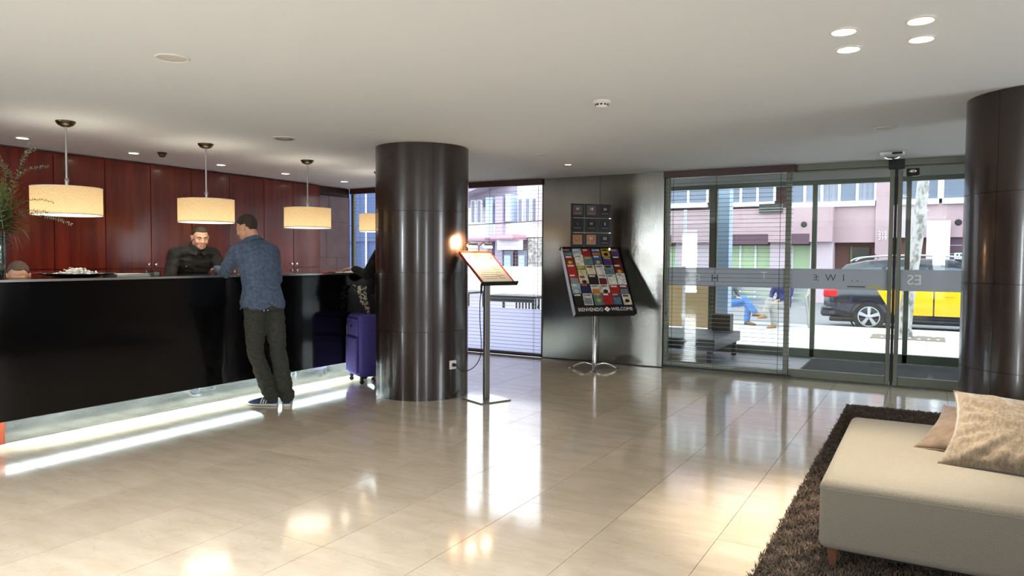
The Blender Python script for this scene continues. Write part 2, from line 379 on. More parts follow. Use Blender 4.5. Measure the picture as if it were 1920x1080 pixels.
bar(door, .995, 1.035, .03, .10, 0.01, 2.37, name='door_stile'); bar(door, 1.04, 1.068, .055, .085, 0.01, 2.37, 'black', 'gasket'); bar(door, 1.072, 1.115, .03, .10, 0.01, 2.37, name='door_stile')
bar(door, .98, 1.13, .0, .10, 2.335, CEIL, 'black', 'post_cap')
def flat_text(txt, size, parent, name, m, X, depth=.001, mirror=False, align='CENTER', bold=0.0):
    me = text_mesh(txt, size, depth, mirror, align, bold); me.transform(X)
    return link(name, me, m, parent)
mat('letter_white', (245, 245, 245), 0.6, emis=None)
mat('letter_dark', (92, 94, 98), 0.6); mat('letter_yellow', (228, 200, 60), 0.6)
RX = Matrix.Rotation(math.pi/2, 4, 'X')
flat_text('ES', .15, door, 'lettering', 'letter_white', Matrix.Translation((1.25, .052, 1.15)) @ RX, mirror=True)
flat_text('HOTEL', .13, door, 'lettering', 'letter_dark', Matrix.Translation((2.0, .052, 1.15)) @ RX, mirror=True)
flat_text('. .  I  W  :', .11, door, 'lettering', 'letter_dark', Matrix.Translation((.50, .052, 1.16)) @ RX, mirror=True)
MB().box(.60, .78, .050, .053, 1.062, 1.075).build('underline', 'letter_dark', door); MB().box(.80, .95, .050, .053, 1.062, 1.075).build('yellow_underline', 'letter_yellow', door)
flat_text('E', .09, door, 'lettering', 'letter_dark', Matrix.Translation((.27, .052, 1.16)) @ RX, mirror=True)
flat_text('ELL', .13, d1, 'lettering', 'letter_white', Matrix.Translation((.36, .050, 1.13)) @ RX, mirror=True)
flat_text('H', .13, d1, 'lettering', 'letter_dark', Matrix.Translation((.63, .050, 1.13)) @ RX)
flat_text('T', .13, d1, 'lettering', 'letter_white', Matrix.Translation((1.20, .050, 1.17)) @ RX)
# vestibule
struct('floor_vestibule', MB().box(-4.6, 2.2, 8.80, 10.9, -.1, -.002), mat('vest_floor', (150, 150, 160), 0.35, c2=(170, 170, 178), scale=(4, 4, 4)))
struct('ceiling_vestibule', MB().box(-4.6, 2.2, 8.90, 10.95, 2.66, 2.8), mat('vest_ceiling', (206, 204, 200), 0.8))
struct('beam_above_door', MB().box(-8.3, 4.7, 8.801, 8.96, CEIL, 2.8), 'vest_ceiling')
struct('wall_vestibule_end', MB().box(2.0, 2.2, 8.96, 10.9, -.1, 2.65), 'wall_white')
d2 = struct_empty('door_2', (-4.5, 10.8, 0))
for x in (0, 1.66, 3.08, 4.22, 5.6, 6.4): bar(d2, x, x+(.11 if x == 1.66 else .06), 0, .08, 0, 2.40, 'alu_green' if x != 1.66 else 'alu_green', 'door_stile')
bar(d2, 0, 6.5, 0, .08, 0, .12, 'alu_green', 'bottom_rail'); bar(d2, 0, 6.5, .0, .08, 2.40, 2.46, 'alu_green', 'top_rail'); 
bar(d2, 0, 6.5, .0, .10, 2.461, 2.655, 'vest_ceiling', 'transom_panel')
for (x0, x1) in ((.06, 1.66), (1.77, 3.08), (3.14, 4.22), (4.28, 5.6), (5.66, 6.4)):
    MB().box(x0, x1, .036, .044, .12, 2.40).build('pane', 'clear_glass', d2)
MB().box(3.1, 6.4, -.06, -.015, .0, .012).build('bright_sill', 'edge_metal', d2)

# ================================================================ pillars
def pillar(name, cx, cy, label):
    t = thing(name, label, 'pillar', (cx, cy, 0)); R = .46
    MB().lathe([(R-.012, 0), (R-.012, CEIL)], n=64).build('core', 'black', t, smooth=40)
    zs = [0.0, .655, 1.215, 1.80, CEIL]
    for k in range(4):
        for s in range(4):
            a0 = math.radians(-40+90*s); a1 = math.radians(50+90*s); n = 20; g = .0022
            poly = [((R)*math.cos(a0+g+(a1-a0-2*g)*i/n), R*math.sin(a0+g+(a1-a0-2*g)*i/n)) for i in range(n+1)]
            poly += [((R-.012)*math.cos(a0+g+(a1-a0-2*g)*i/n), (R-.012)*math.sin(a0+g+(a1-a0-2*g)*i/n)) for i in range(n, -1, -1)]
            # quads strip prism
            mb = MB(); m_ = n+1; vs = []
            for z in (zs[k]+(.0015 if k else .0), zs[k+1]-.0015):
                vs += [(x, y, z) for x, y in poly[:m_]]+[(x, y, z) for x, y in poly[m_:][::-1]]
            fs = []
            for i in range(n):
                fs += [(i, i+1, 2*m_+i+1, 2*m_+i), (m_+i+1, m_+i, 3*m_+i, 3*m_+i+1), (i+1, i, m_+i, m_+i+1), (2*m_+i, 2*m_+i+1, 3*m_+i+1, 3*m_+i)]
            fs += [(0, m_, 3*m_, 2*m_), (m_-1, 2*m_-1+0, 4*m_-1, 3*m_-1)]
            mb.add(vs, fs); mb.build('panel', 'pillar_skin', t, smooth=30)
    return t
p1_ = pillar('round_pillar', -4.40, 5.84, 'round dark brown pillar in mid room between the reception desk and the menu stand')
p2_ = pillar('round_pillar', .655, 5.87, 'round dark brown pillar at the right edge behind the cushions')
# outlet on pillar 1
a = math.atan2(5.95-5.84, .45)
t = thing('wall_socket', 'white wall socket with black plug low on the dark pillar', 'socket', (-4.40+.46*math.cos(math.radians(-14)), 5.84+.46*math.sin(math.radians(-14)), .33), math.radians(-14))
MB().box(0, .012, -.042, .042, -.042, .042).build('face_plate', 'white_plastic', t, bevel=.004)
MB().lathe([(.028, 0), (.028, .006), (.024, .006), (.022, .001), (.001, .001)], n=20).build('socket_ring', 'white_plastic', t)
o = [q for q in COL.objects if q.parent is t][-1]; o.rotation_euler = (0, math.pi/2, 0); o.location = (.012, 0, 0)

# ================================================================ blinds
def blind(name, label, x0, x1, y, group=None):
    t = thing(name, label, 'blind', (x0, y, 0), group=None); Wd = x1-x0
    MB().box(0, Wd, -.03, .035, 2.355, CEIL-.001).build('headrail', 'blind_head', t, bevel=.004)
    sm = MB(); n = 6
    prof = [(-.0125+.025*i/n, .0022*(1-((2*i/n)-1)**2)) for i in range(n+1)]
    vs = [(.015, a_, b_) for a_, b_ in prof]+[(Wd-.015, a_, b_) for a_, b_ in prof]
    vs += [(p[0], p[1], p[2]-.0012) for p in vs]; k = 2*(n+1); fs = []
    for i in range(n):
        fs += [(i, i+1, n+1+i+1, n+1+i), (k+i+1, k+i, k+n+1+i, k+n+2+i)]
    fs += [(0, n+1, k+n+1, k), (n, k+n, k+2*n+1, 2*n+1)]
    me = MB().add(vs, fs).mesh('slat'); me.materials.append(M['slat'])
    nz = 46
    for i in range(nz):
        link('slat', me, None, t, loc=(0, 0, .055+i*.0495))
    MB().box(.01, Wd-.01, -.014, .014, .018, .036).build('bottom_rail', 'black', t, bevel=.003)
    for x in ([.12, Wd*.42, Wd*.9] if Wd < 2 else [.2, 1.0, 1.8, 2.6, Wd-.12]):
        for yy in (-.0135, .0135): MB().tube([(x, yy, .03), (x, yy, 2.36)], .0012 if yy > 0 else .0018, 5).build('cord', 'black', t)
    MB().tube([(.045 if Wd < 2 else Wd-.05, -.03, 2.34), (.05 if Wd < 2 else Wd-.05, -.032, 1.3), (.052 if Wd < 2 else Wd-.045, -.03, .72)], .003, 6).build('wand', 'black', t)
    MB().lathe([(.004, 0), (.009, .01), (.006, .04), (.003, .045)], c=(.052 if Wd < 2 else Wd-.045, -.03, .675), n=8).build('wand_tassel', 'black', t)
    return t
blind('venetian_blind', 'wide open slat blind in the bright window left of the metal wall', -8.0, -4.56, WY-.02)
blind('venetian_blind', 'open slat blind in front of the glass beside the sliding door', -2.865, -1.335, WY-.02)
# ================================================================ reception desk
desk = thing('reception_desk', 'long black gloss reception desk on a recessed metal plinth with light strip', 'desk', (-5.56, 0, 0))
DY0, DY1 = -1.2, 7.3
for (a, b) in ((DY0, 1.0), (1.0, 4.13), (4.13, DY1)):
    MB().box(-.035, 0, a+.0004, b-.0004, .195, 1.172).build('front_panel', 'black_panel', desk)
MB().box(-.66, .004, DY0, DY1, 1.172, 1.185).build('counter_top', 'counter_top', desk, bevel=.002)
MB().box(.0, .008, DY0, DY1, 1.170, 1.187).build('edge_strip', 'edge_metal', desk)
MB().box(-.62, -.19, DY0+.3, DY1-.1, .0, .230).build('plinth', 'red_wood_end', desk)
MB().box(-.19, -.18, 2.66, DY1-.1, .0, .231).build('plinth_cladding', 'plinth_metal', desk)
MB().box(-.19, -.17, 0, 2.655, .0, .19).build('plinth_end', 'red_wood_end', desk)
MB().box(-.60, -.035, DY0, DY1, .232, .238).build('underside', 'black', desk)
MB().box(-.62, -.60, DY0+.05, DY1-.05, .19, 1.172).build('inner_panel', 'red_wood', desk)
MB().box(-1.25, -.62, DY0+.05, DY1-.05, .71, .74).build('work_top', 'red_wood', desk)
for yy in (DY0+.1, 1.5, 4.2, DY1-.15): MB().box(-1.22, -.62, yy, yy+.04, 0, .71).build('support', 'red_wood', desk)
MB().box(-.085, -.065, 2.66, DY1-.12, .218, .231).build('light_strip', 'led', desk)
# ================================================================ pendant lamps
def pendant(loc, label):
    t = thing('pendant_lamp', label, 'lamp', loc, group='linen drum pendant lamps over the reception desk')
    MB().lathe([(.001, 2.395), (.03, 2.396), (.055, 2.408), (.072, 2.430), (.072, 2.4395), (.001, 2.4395)], n=28).build('canopy', 'brass_dark', t, smooth=50)
    MB().tube([(0, 0, 1.97), (0, 0, 2.40)], .0085, 12).build('stem', 'satin_metal', t, smooth=50)
    MB().lathe([(.0, 1.905), (.013, 1.906), (.013, 1.955), (.017, 1.957), (.017, 1.975), (.010, 1.985), (.001, 1.987)], n=16).build('joint', 'satin_metal', t, smooth=50)
    n = 64; R = .255
    outer = [[V(R*math.cos(2*math.pi*i/n), R*math.sin(2*math.pi*i/n), z) for i in range(n)] for z in (1.685, 1.74, 1.80, 1.86, 1.905)]
    MB().loft(outer, cap=False).build('shade', 'shade_cloth', t, smooth=60)
    MB().lathe([(R-.003, 1.683), (R+.002, 1.683), (R+.002, 1.689), (R-.003, 1.689)], n=64).build('lower_ring', 'white_plastic', t, smooth=50)
    MB().lathe([(R-.003, 1.902), (R+.002, 1.902), (R+.002, 1.907), (R-.003, 1.907)], n=64).build('upper_ring', 'white_plastic', t, smooth=50)
    MB().lathe([(.001, 1.690), (R-.006, 1.690), (R-.006, 1.693), (.001, 1.693)], n=48).build('diffuser', 'pend_disc', t)
    for k in range(3):
        a = k*2*math.pi/3; MB().tube([(0, 0, 1.91), ((R-.004)*math.cos(a), (R-.004)*math.sin(a), 1.905)], .002, 6).build('spoke', 'satin_metal', t)
    light('pendant_glow', 'POINT', (0, 0, 1.80), PEND_W, (1, .84, .62), size=.06, parent=t)
    light('pendant_down', 'SPOT', (0, 0, 1.675), PEND_DOWN, (1, .86, .66), size=.22, spot=math.radians(150), blend=.8, parent=t)
    return t
PEND_W = 0.2; PEND_DOWN = 6
pendant((-6.06, 3.30, 0), 'linen drum pendant lamp nearest the flower arrangement')
pendant((-6.06, 4.605, 0), 'linen drum pendant lamp hanging above the clerk in black')
pendant((-6.06, 5.92, 0), 'linen drum pendant lamp just right of the man in the blue sweater')
pendant((-6.06, 7.15, 0), 'linen drum pendant lamp half hidden behind the round pillar')
# ================================================================ ceiling fittings
def downlight(x, y, label, group, power, r=.048, spot=80, temp=(1, .80, .56), m='glow_small'):
    t = thing('downlight', label, 'light', (x, y, CEIL), group=group)
    MB().lathe([(r, -.001), (r+.011, -.001), (r+.013, -.005), (r+.004, -.008), (r-.002, -.004)], n=28).build('trim_ring', 'white_plastic', t, smooth=40)
    MB().lathe([(.001, -.0035), (r-.001, -.0035), (r-.001, -.001), (.001, -.001)], n=24).build('lens', m, t)
    light('downlight_beam', 'SPOT', (0, 0, -.012), power, temp, size=.035, spot=math.radians(spot), blend=.6, parent=t)
    return t
wall_l = ['small downlight over the flowers near the left edge', 'small downlight between the first two pendant lamps', 'small downlight right of the second pendant rod', 'small downlight left of the third pendant rod', 'small downlight beside the round pillar near the blind']
for k, (x, y) in enumerate([(-7.27, 3.57), (-7.27, 4.65), (-7.27, 5.73), (-7.27, 6.72), (-7.27, 7.81)]):
    downlight(x, y, wall_l[k], 'downlights along the red cabinet wall', 11, spot=105, m='lamp_disc')
downlight(-3.62, 7.56, 'single small downlight in front of the metal wall', None, 8, r=.035, m='lamp_disc')
sq = ['bright downlight, rear left of the four above the bench', 'bright downlight, front left of the four above the bench', 'bright downlight, rear right of the four above the bench', 'bright downlight, front right of the four above the bench']
for k, (x, y) in enumerate([(-.385, 4.10), (-.377, 3.775), (-.06, 4.08), (-.06, 3.765)]):
    downlight(x, y, sq[k], 'downlights in a square above the bench', 60, r=.05, spot=50, temp=(1, .86, .68))
mat('ceiling_grey', (214, 213, 208), .8)
def ceiling_speaker(x, y, r, label):
    t = thing('ceiling_speaker', label, 'speaker', (x, y, CEIL))
    MB().lathe([(r-.012, -.001), (r, -.001), (r, -.006), (r-.006, -.009), (r-.012, -.006)], n=36).build('rim', 'white_plastic', t, smooth=40)
    MB().lathe([(.001, -.006), (r-.012, -.005), (r-.012, -.001), (.001, -.001)], n=32).build('mesh_grille', 'ceiling_grey', t)
ceiling_speaker(-3.60, 2.53, .088, 'round flush ceiling speaker near the top left')
ceiling_speaker(-.34, 6.67, .085, 'round flush ceiling speaker near the sliding door')
ceiling_speaker(-3.51, 6.71, .065, 'faint round ceiling plate right of the dark pillar')
t = thing('ceiling_vent', 'round ceiling vent with ridged rings above the man in blue', 'vent', (-5.12, 4.72, CEIL))
for r0, r1, z in ((.001, .03, -.016), (.04, .055, -.014), (.065, .080, -.011), (.088, .108, -.006)):
    MB().lathe([(r0, -.001), (r0, z), (r1, z-.002), (r1, -.001)], n=32).build('ring', 'white_plastic' if r0 > .07 else 'grille', t, smooth=40)
def smoke(x, y, s, label, c='white_plastic'):
    t = thing('smoke_detector', label, 'detector', (x, y, CEIL))
    MB().lathe([(.001, -.001), (.058*s, -.001), (.060*s, -.012), (.052*s, -.020), (.001, -.020)], n=32).build('base', c, t, smooth=40)
    MB().lathe([(.001, -.020), (.040*s, -.020), (.042*s, -.034), (.036*s, -.044), (.020*s, -.050), (.001, -.050)], n=28).build('sensor_head', c, t, smooth=40)
    for k in range(10):
        a = k*math.pi/5; MB().box(.0405*s, .044*s, -.008*s, .008*s, -.034, -.024, Matrix.Rotation(a, 4, 'Z')).build('slot', 'black', t)
smoke(-1.97, 4.64, 1.0, 'white smoke detector in the middle of the ceiling'); smoke(-6.97, 4.77, .8, 'dark little smoke detector near the red wood wall', 'brass_dark')
t = thing('door_sensor', 'white sensor box on the ceiling in front of the sliding door', 'sensor', (-.345, 8.17, CEIL))
MB().box(-.11, .11, -.035, .035, -.035, -.001).build('housing', 'white_plastic', t, bevel=.006); MB().box(.0, .09, -.037, -.034, -.028, -.006).build('display', 'black', t)
MB().lathe([(.001, -.075), (.05, -.07), (.075, -.055), (.075, -.036), (.001, -.036)], n=24).build('sensor_dome', 'chrome', t, smooth=40)
t = thing('door_sensor', 'small glossy motion sensor above the glass right of the door post', 'sensor', (-.17, WY+.02, 2.30))
MB().box(-.06, .06, -.06, -.001, -.05, .03).build('housing', 'black_gloss', t, bevel=.008); MB().ell((0, -.06, .0), (.04, .02, .022)).build('lens', 'chrome', t, smooth=60)

# ================================================================ menu stand
mst = thing('menu_stand', 'silver menu stand with lit slanted red-edged board beside the pillar', 'stand', (-3.65, 5.86, 0))
tx = V(.394, .919, 0); nh = V(.919, -.394, 0)      # board width axis, horizontal facing direction
X = Matrix((( tx.x, nh.x, 0, 0), (tx.y, nh.y, 0, 0), (0, 0, 1, 0), (0, 0, 0, 1)))
MB().box(-.17, .17, -.17, .17, 0, .012, X).build('base_plate', 'satin_metal', mst, bevel=.002)
MB().box(-.028, .028, -.02, .02, .012, 1.20, X).build('post', 'satin_metal', mst, bevel=.004)
ang = math.radians(35); B = X @ Matrix.Translation((0, 0, 1.27)) @ Matrix.Rotation(-ang, 4, 'X')    # local y = down the slope toward the reader
mat('menu_wood', (176, 70, 44), 0.35); mat('menu_paper', (240, 232, 220), 0.5, c2=(226, 214, 198), scale=(6, 6, 6))
MB().box(-.18, .18, -.25, .25, -.018, -.006, B).build('board', 'black', mst, bevel=.002)
MB().box(-.172, .172, -.24, .24, -.005, .0, B).build('menu_sheet', 'menu_paper', mst)
for s in (-1, 1): MB().box(s*.178-.005, s*.178+.004, -.25, .25, -.006, .010, B).build('side_edge', mat('menu_red', (170, 34, 26), 0.35) if s < 0 else 'menu_red', mst, bevel=.002)
MB().box(-.21, .21, .25, .262, -.02, .022, B).build('ledge', 'black', mst, bevel=.002)
MB().box(-.178, .178, -.258, -.25, -.018, .012, B).build('top_edge', 'menu_wood', mst)
pm = mat('menu_picture', (70, 48, 36), 0.5, c2=(226, 178, 120), scale=(90, 40, 40), detail=3, ramp=(.42, .6))
MB().box(-.16, .16, -.236, -.135, .0, .0015, B).build('header_picture', 'menu_picture', mst)
for k in range(9):
    MB().box(-.13+.01*(k % 3), .02+.02*(k % 4), -.09+k*.033, -.082+k*.033, .0, .0008, B).build('text_line', 'grille', mst)
for k in range(6):
    MB().box(.05, .13-.01*(k % 2), -.06+k*.045, -.052+k*.045, .0, .0008, B).build('text_line', 'grille', mst)
for s in (-1, 1):
    pts = [B @ V(s*.09-.04, -.25, -.01), B @ V(s*.09-.04, -.29, .05), B @ V(s*.09-.02, -.27, .105), B @ V(s*.09, -.22, .115)]
    MB().tube(pts, .005, 8).build('lamp_arm', 'black', mst, smooth=60)
    hd = MB().tube([B @ V(s*.09-.05, -.215, .115), B @ V(s*.09+.05, -.215, .115)], .014, 12).build('lamp_head', 'chrome', mst, smooth=60)
    MB().box(s*.09-.048, s*.09+.048, -.232, -.196, .090, .1005, B).build('lamp_bulb', 'glow_small', mst)
    p = B @ V(s*.09, -.20, .09); d = (B.to_3x3() @ V(0, .35, -.9)).normalized()
    l = light('menu_lamp', 'SPOT', p, 4.6, (1, .74, .45), size=.03, spot=math.radians(150), blend=.7, parent=mst); l.rotation_euler = (-d).to_track_quat('Z', 'Y').to_euler()
    p = B @ V(s*.09-.02, -.27, .12); d = V(-.45, -.12, -.12) if s < 0 else V(-.5, -.35, -.12)
    l = light('pillar_fill', 'SPOT', p, 34, (1, .56, .28), size=.03, spot=math.radians(80), blend=.8, parent=mst); l.rotation_euler = (-d).to_track_quat('Z', 'Y').to_euler()  # added spot aimed at the pillar to give it a warm lit patch
# cable from the board down to the socket
cb = [(-3.70, 5.84, 1.02), (-3.70, 5.82, .95), (-3.68, 5.79, .75), (-3.665, 5.79, .55), (-3.67, 5.78, .42), (-3.72, 5.765, .33), (-3.79, 5.75, .285), (-3.85, 5.74, .28), (-3.895, 5.735, .305), (-3.915, 5.73, .33)]
def catmull(P, n=6):
    P = [V(p) for p in P]; out = []
    for i in range(len(P)-1):
        p0, p1, p2, p3 = P[max(i-1, 0)], P[i], P[i+1], P[min(i+2, len(P)-1)]
        for k in range(n):
            t_ = k/n; out.append(.5*((2*p1)+(p2-p0)*t_+(2*p0-5*p1+4*p2-p3)*t_*t_+(3*p1-p0-3*p2+p3)*t_**3))
    out.append(P[-1]); return out
t = thing('power_cable', 'black power cable looping from the menu stand to the pillar socket', 'cable', (-3.70, 5.84, 1.0))
MB().tube(catmull(cb), .0045, 8).build('cord', 'black', t, world=True, smooth=60)
MB().tube([(-3.70, 5.845, 1.10), (-3.70, 5.84, 1.02)], [.012, .010], 10).build('inline_switch', 'black', t, world=True, smooth=50)
MB().tube([(-3.915, 5.73, .33), (-3.945, 5.725, .33)], [.014, .019], 12).build('plug', 'black', t, world=True, smooth=50)

# ================================================================ brochure rack
rack = thing('brochure_rack', 'black brochure display on a chrome pole in front of the metal wall', 'rack', (-3.55, 8.22, 0))
tr_ = V(.708, .706, 0); nr = V(.706, -.708, 0)
XR = Matrix(((tr_.x, nr.x, 0, 0), (tr_.y, nr.y, 0, 0), (0, 0, 1, 0), (0, 0, 0, 1)))
MB().tube([(0, 0, .05), (0, 0, .85)], .027, 20).build('pole', 'chrome', rack, smooth=50)
MB().lathe([(.001, .03), (.034, .032), (.040, .05), (.034, .07), (.028, .075)], n=20).build('hub', 'chrome', rack, smooth=50)
for k in range(4):
    a = math.radians(20+90*k); d = V(math.cos(a), math.sin(a), 0)
    MB().tube(catmull([d*.03+V(0, 0, .055), d*.12+V(0, 0, .075), d*.2+V(0, 0, .055), d*.265+V(0, 0, .020)], 5), [.014]*5+[.013]*5+[.011]*6, 10).build('foot', 'chrome', rack, smooth=60)
    MB().lathe([(.001, 0), (.034, 0), (.038, .008), (.030, .018), (.001, .02)], c=tuple(d*.285), n=18).build('foot_pad', 'chrome', rack, smooth=50)
la = math.radians(33); RB = XR @ Matrix.Translation((0, .10, 1.10)) @ Matrix.Rotation(-(math.pi/2-la), 4, 'X')  # local: x right, y down the slope, z out of the face
BW, BH = .385, .47
MB().box(-BW, BW, -BH, BH, -.055, -.02, RB).build('back_board', 'black', rack, bevel=.003)
mat('side_lilac', (196, 200, 222), 0.35)
MB().box(-BW-.006, -BW, -BH, BH, -.06, .012, RB).build('side_panel', 'side_lilac', rack)
MB().box(BW, BW+.006, -BH, BH, -.06, .012, RB).build('side_panel', 'black', rack)
MB().box(-BW, BW, BH-.115, BH, -.02, .010, RB).build('title_panel', 'black', rack, bevel=.002)
MB().box(-BW-.02, BW+.02, -BH-.005, -BH, -.06, .012, RB).build('top_edge', 'black', rack)
def face_text(txt, size, x, y, parent, name, m, Bm, z=.011, sx=1.0):
    me = text_mesh(txt, size, .0008); me.transform(Matrix.Scale(sx, 4, (1, 0, 0)))
    F = Bm @ Matrix.Translation((x, y, z)) @ Matrix(((1, 0, 0, 0), (0, -1, 0, 0), (0, 0, 1, 0), (0, 0, 0, 1)))
    me.transform(F); return link(name, me, m, parent)
face_text('BIENVENIDO', .068, -.185, BH-.055, rack, 'lettering', 'letter_white', RB, sx=.80)
face_text('WELCOME', .062, .215, BH-.060, rack, 'lettering', 'letter_white', RB, sx=.92)
MB().add([RB @ V(.025, BH-.095, .0115), RB @ V(.065, BH-.06, .0115), RB @ V(.025, BH-.025, .0115), RB @ V(-.015, BH-.06, .0115)], [(0, 1, 2, 3)]).build('diamond_emblem', 'letter_white', rack)
face_text('H', .03, .025, BH-.06, rack, 'emblem_mark', 'black', RB, z=.0125)
# pockets and brochures
CN = {'red': (176, 30, 34), 'dark red': (112, 24, 26), 'white': (232, 230, 224), 'blue': (60, 96, 160), 'light blue': (150, 186, 208), 'navy blue': (30, 36, 92), 'yellow': (214, 178, 40), 'black': (24, 22, 22), 'green': (120, 150, 70), 'grey': (140, 150, 156), 'orange': (206, 120, 40), 'violet': (88, 62, 130), 'teal': (90, 130, 140), 'cream': (226, 216, 190)}
grid = [['navy blue', 'light blue', 'red', 'blue', 'yellow', 'violet'],
        ['dark red', 'white', 'teal', 'blue', 'violet', 'black'],
        ['red', 'green', 'cream', 'white', 'grey', 'dark red'],
        ['red', 'cream', 'black', 'white', 'white', 'white'],
        ['light blue', 'navy blue', 'white', 'white', 'red', 'dark red'],
        ['black', 'white', 'teal', 'red', 'violet', 'cream']]
acc = {'navy blue': 'orange', 'light blue': 'white', 'red': 'white', 'blue': 'white', 'yellow': 'black', 'violet': 'yellow', 'dark red': 'white', 'white': 'grey', 'teal': 'yellow', 'black': 'white', 'green': 'yellow', 'cream': 'dark red', 'grey': 'black', 'orange': 'red'}
for k_, c_ in CN.items(): mat('print_'+k_.replace(' ', '_'), c_, 0.4, c2=tuple(int(q*.72) for q in c_), scale=(22, 22, 22), detail=4, coord='World', ramp=(.4, .7))
rown = ['top', 'second', 'third', 'fourth', 'fifth', 'bottom']; coln = ['at the left edge', 'second from the left', 'third from the left', 'third from the right', 'second from the right', 'at the right edge']
PH = (2*BH-.115)/6
for r_ in range(6):
    MB().box(-BW+.01, BW-.01, -BH+(r_+1)*PH-.004, -BH+(r_+1)*PH, -.02, -.014, RB).build('shelf', 'black', rack)
    for c_ in range(6):
        cn = grid[r_][c_]; m_ = 'print_'+cn.replace(' ', '_'); a_ = 'print_'+acc[cn].replace(' ', '_')
        x = -BW+.016+(c_+.5)*(2*BW-.032)/6; y1 = -BH+(r_+1)*PH-.005; hgt = PH*(1.04+.24*random.random()); w_ = .054+.005*random.random(); tz = -.014+r_*.0042+random.random()*.002
        yt = max(y1-hgt, -BH+.002); y0 = yt
        P0 = RB @ Matrix.Translation((x, 0, 0)) @ Matrix.Rotation(random.uniform(-.03, .03), 4, 'Z')
        root = thing('brochure', f'{cn} covered leaflet in the {rown[r_]} row of the rack, {coln[c_]}', 'brochure', tuple(V(rack.location)+(RB @ V(x, y1, 0))), group='tourist brochures in the display rack')
        T0 = Matrix.Translation(rack.location) @ P0
        MB().box(-w_, w_, y0, y1, tz-.004, tz, T0).build('cover', m_, root, world=True)
        s_ = random.random()
        MB().box(-w_*.8, w_*(.2+.6*s_), y0+.012, y0+.012+.022, tz, tz+.0006, T0).build('title_print', a_, root, world=True)
        if (r_+c_) % 3 == 0:
            MB().box(-w_*.85, w_*.85, y0+.06, y1-.012, tz, tz+.0006, T0).build('picture_print', 'print_'+random.choice(['orange', 'grey', 'teal', 'cream', 'dark_red']), root, world=True)
        elif (r_+c_) % 3 == 1:
            n_ = 14
            vs = [T0 @ V(w_*.55*math.cos(2*math.pi*i/n_), (y0+y1)/2+.02+.024*math.sin(2*math.pi*i/n_), tz+.0008) for i in range(n_)]
            MB().add(vs, [tuple(range(n_))]).build('picture_print', 'print_'+random.choice(['white', 'yellow', 'black']), root, world=True)
# nine framed plates above the rack
FXm = XR @ Matrix.Translation((0, -.17, 0))
MB().box(-.012, .012, .0, .012, .95, 2.04, FXm @ Matrix.Translation((-.25, 0, 0))).build('upright', 'black', rack); MB().box(-.012, .012, .0, .012, .95, 2.04, FXm @ Matrix.Translation((.25, 0, 0))).build('upright', 'edge_metal', rack)
mat('plate_black', (22, 20, 20), .55); mat('plate_brown', (92, 70, 60), 0.4); mat('plate_tan', (168, 110, 64), 0.4, c2=(196, 146, 92), scale=(14, 14, 14))
spec = [[(0, .19, .17, 'plate_brown', 'H'), (1, .20, .15, 'plate_brown', '18'), (2, .19, .20, 'plate_black', 'H')],
        [(0, .20, .16, 'plate_black', '-'), (1, .18, .17, 'plate_black', 'H'), (2, .21, .16, 'plate_black', '5')],
        [(0, .18, .16, 'plate_tan', '-'), (1, .20, .16, 'plate_tan', 'H'), (2, .19, .17, 'plate_black', '50')]]
for r_ in range(3):
    for (c_, w_, h_, m_, tx_) in spec[r_]:
        zc = 1.955-r_*.182; xc = (c_-1)*.182
        fr = MB().box(xc-.088, xc+.088, -.001, .016, zc-.086, zc+.086, FXm).build('plaque', 'black', rack, bevel=.002)
        MB().box(xc-.062, xc+.062, .016, .0175, zc-.055, zc+.065, FXm).build('plaque_picture', m_, fr)
        me = text_mesh(tx_, .05, .0006); me.transform(FXm @ Matrix.Translation((xc, .018, zc+.02)) @ Matrix(((1,0,0,0),(0,0,1,0),(0,1,0,0),(0,0,0,1))))
        link('plaque_lettering', me, 'letter_white', fr)
        MB().box(xc-.045, xc+.045, .0175, .0185, zc-.035, zc-.029, FXm).build('plaque_line', 'grille', fr)

# ================================================================ bench, rug, cushions
bench = thing('bench', 'low wide upholstered bench in pale greenish-beige fabric on wooden legs', 'bench', (-.39, 3.37, 0))
BX1, BY1 = 1.75, 1.50
MB().box(0, BX1, 0, BY1, .100, .406).build('upholstered_body', 'bench_fabric', bench, bevel=.038, seg=6, smooth=60)
MB().tube([(.012, .03, .368), (.012, .012, .368), (.03, .0005, .368), (BX1-.03, .0005, .368)], .0022, 6).build('seam', 'bench_fabric', bench)
MB().tube([(.0005, .03, .368), (.0005, BY1-.03, .368)], .0022, 6).build('seam', 'bench_fabric', bench)
MB().box(.05, BX1-.05, .05, BY1-.05, .088, .101).build('under_frame', 'black', bench)
for (x, y) in ((.055, .06), (BX1-.06, .06), (.055, BY1-.06), (BX1-.06, BY1-.06)):
    MB().lathe([(.014, 0), (.020, .04), (.026, .106), (.001, .106)], c=(x, y, 0.012), n=14).build('leg', 'bench_leg', bench, smooth=50)

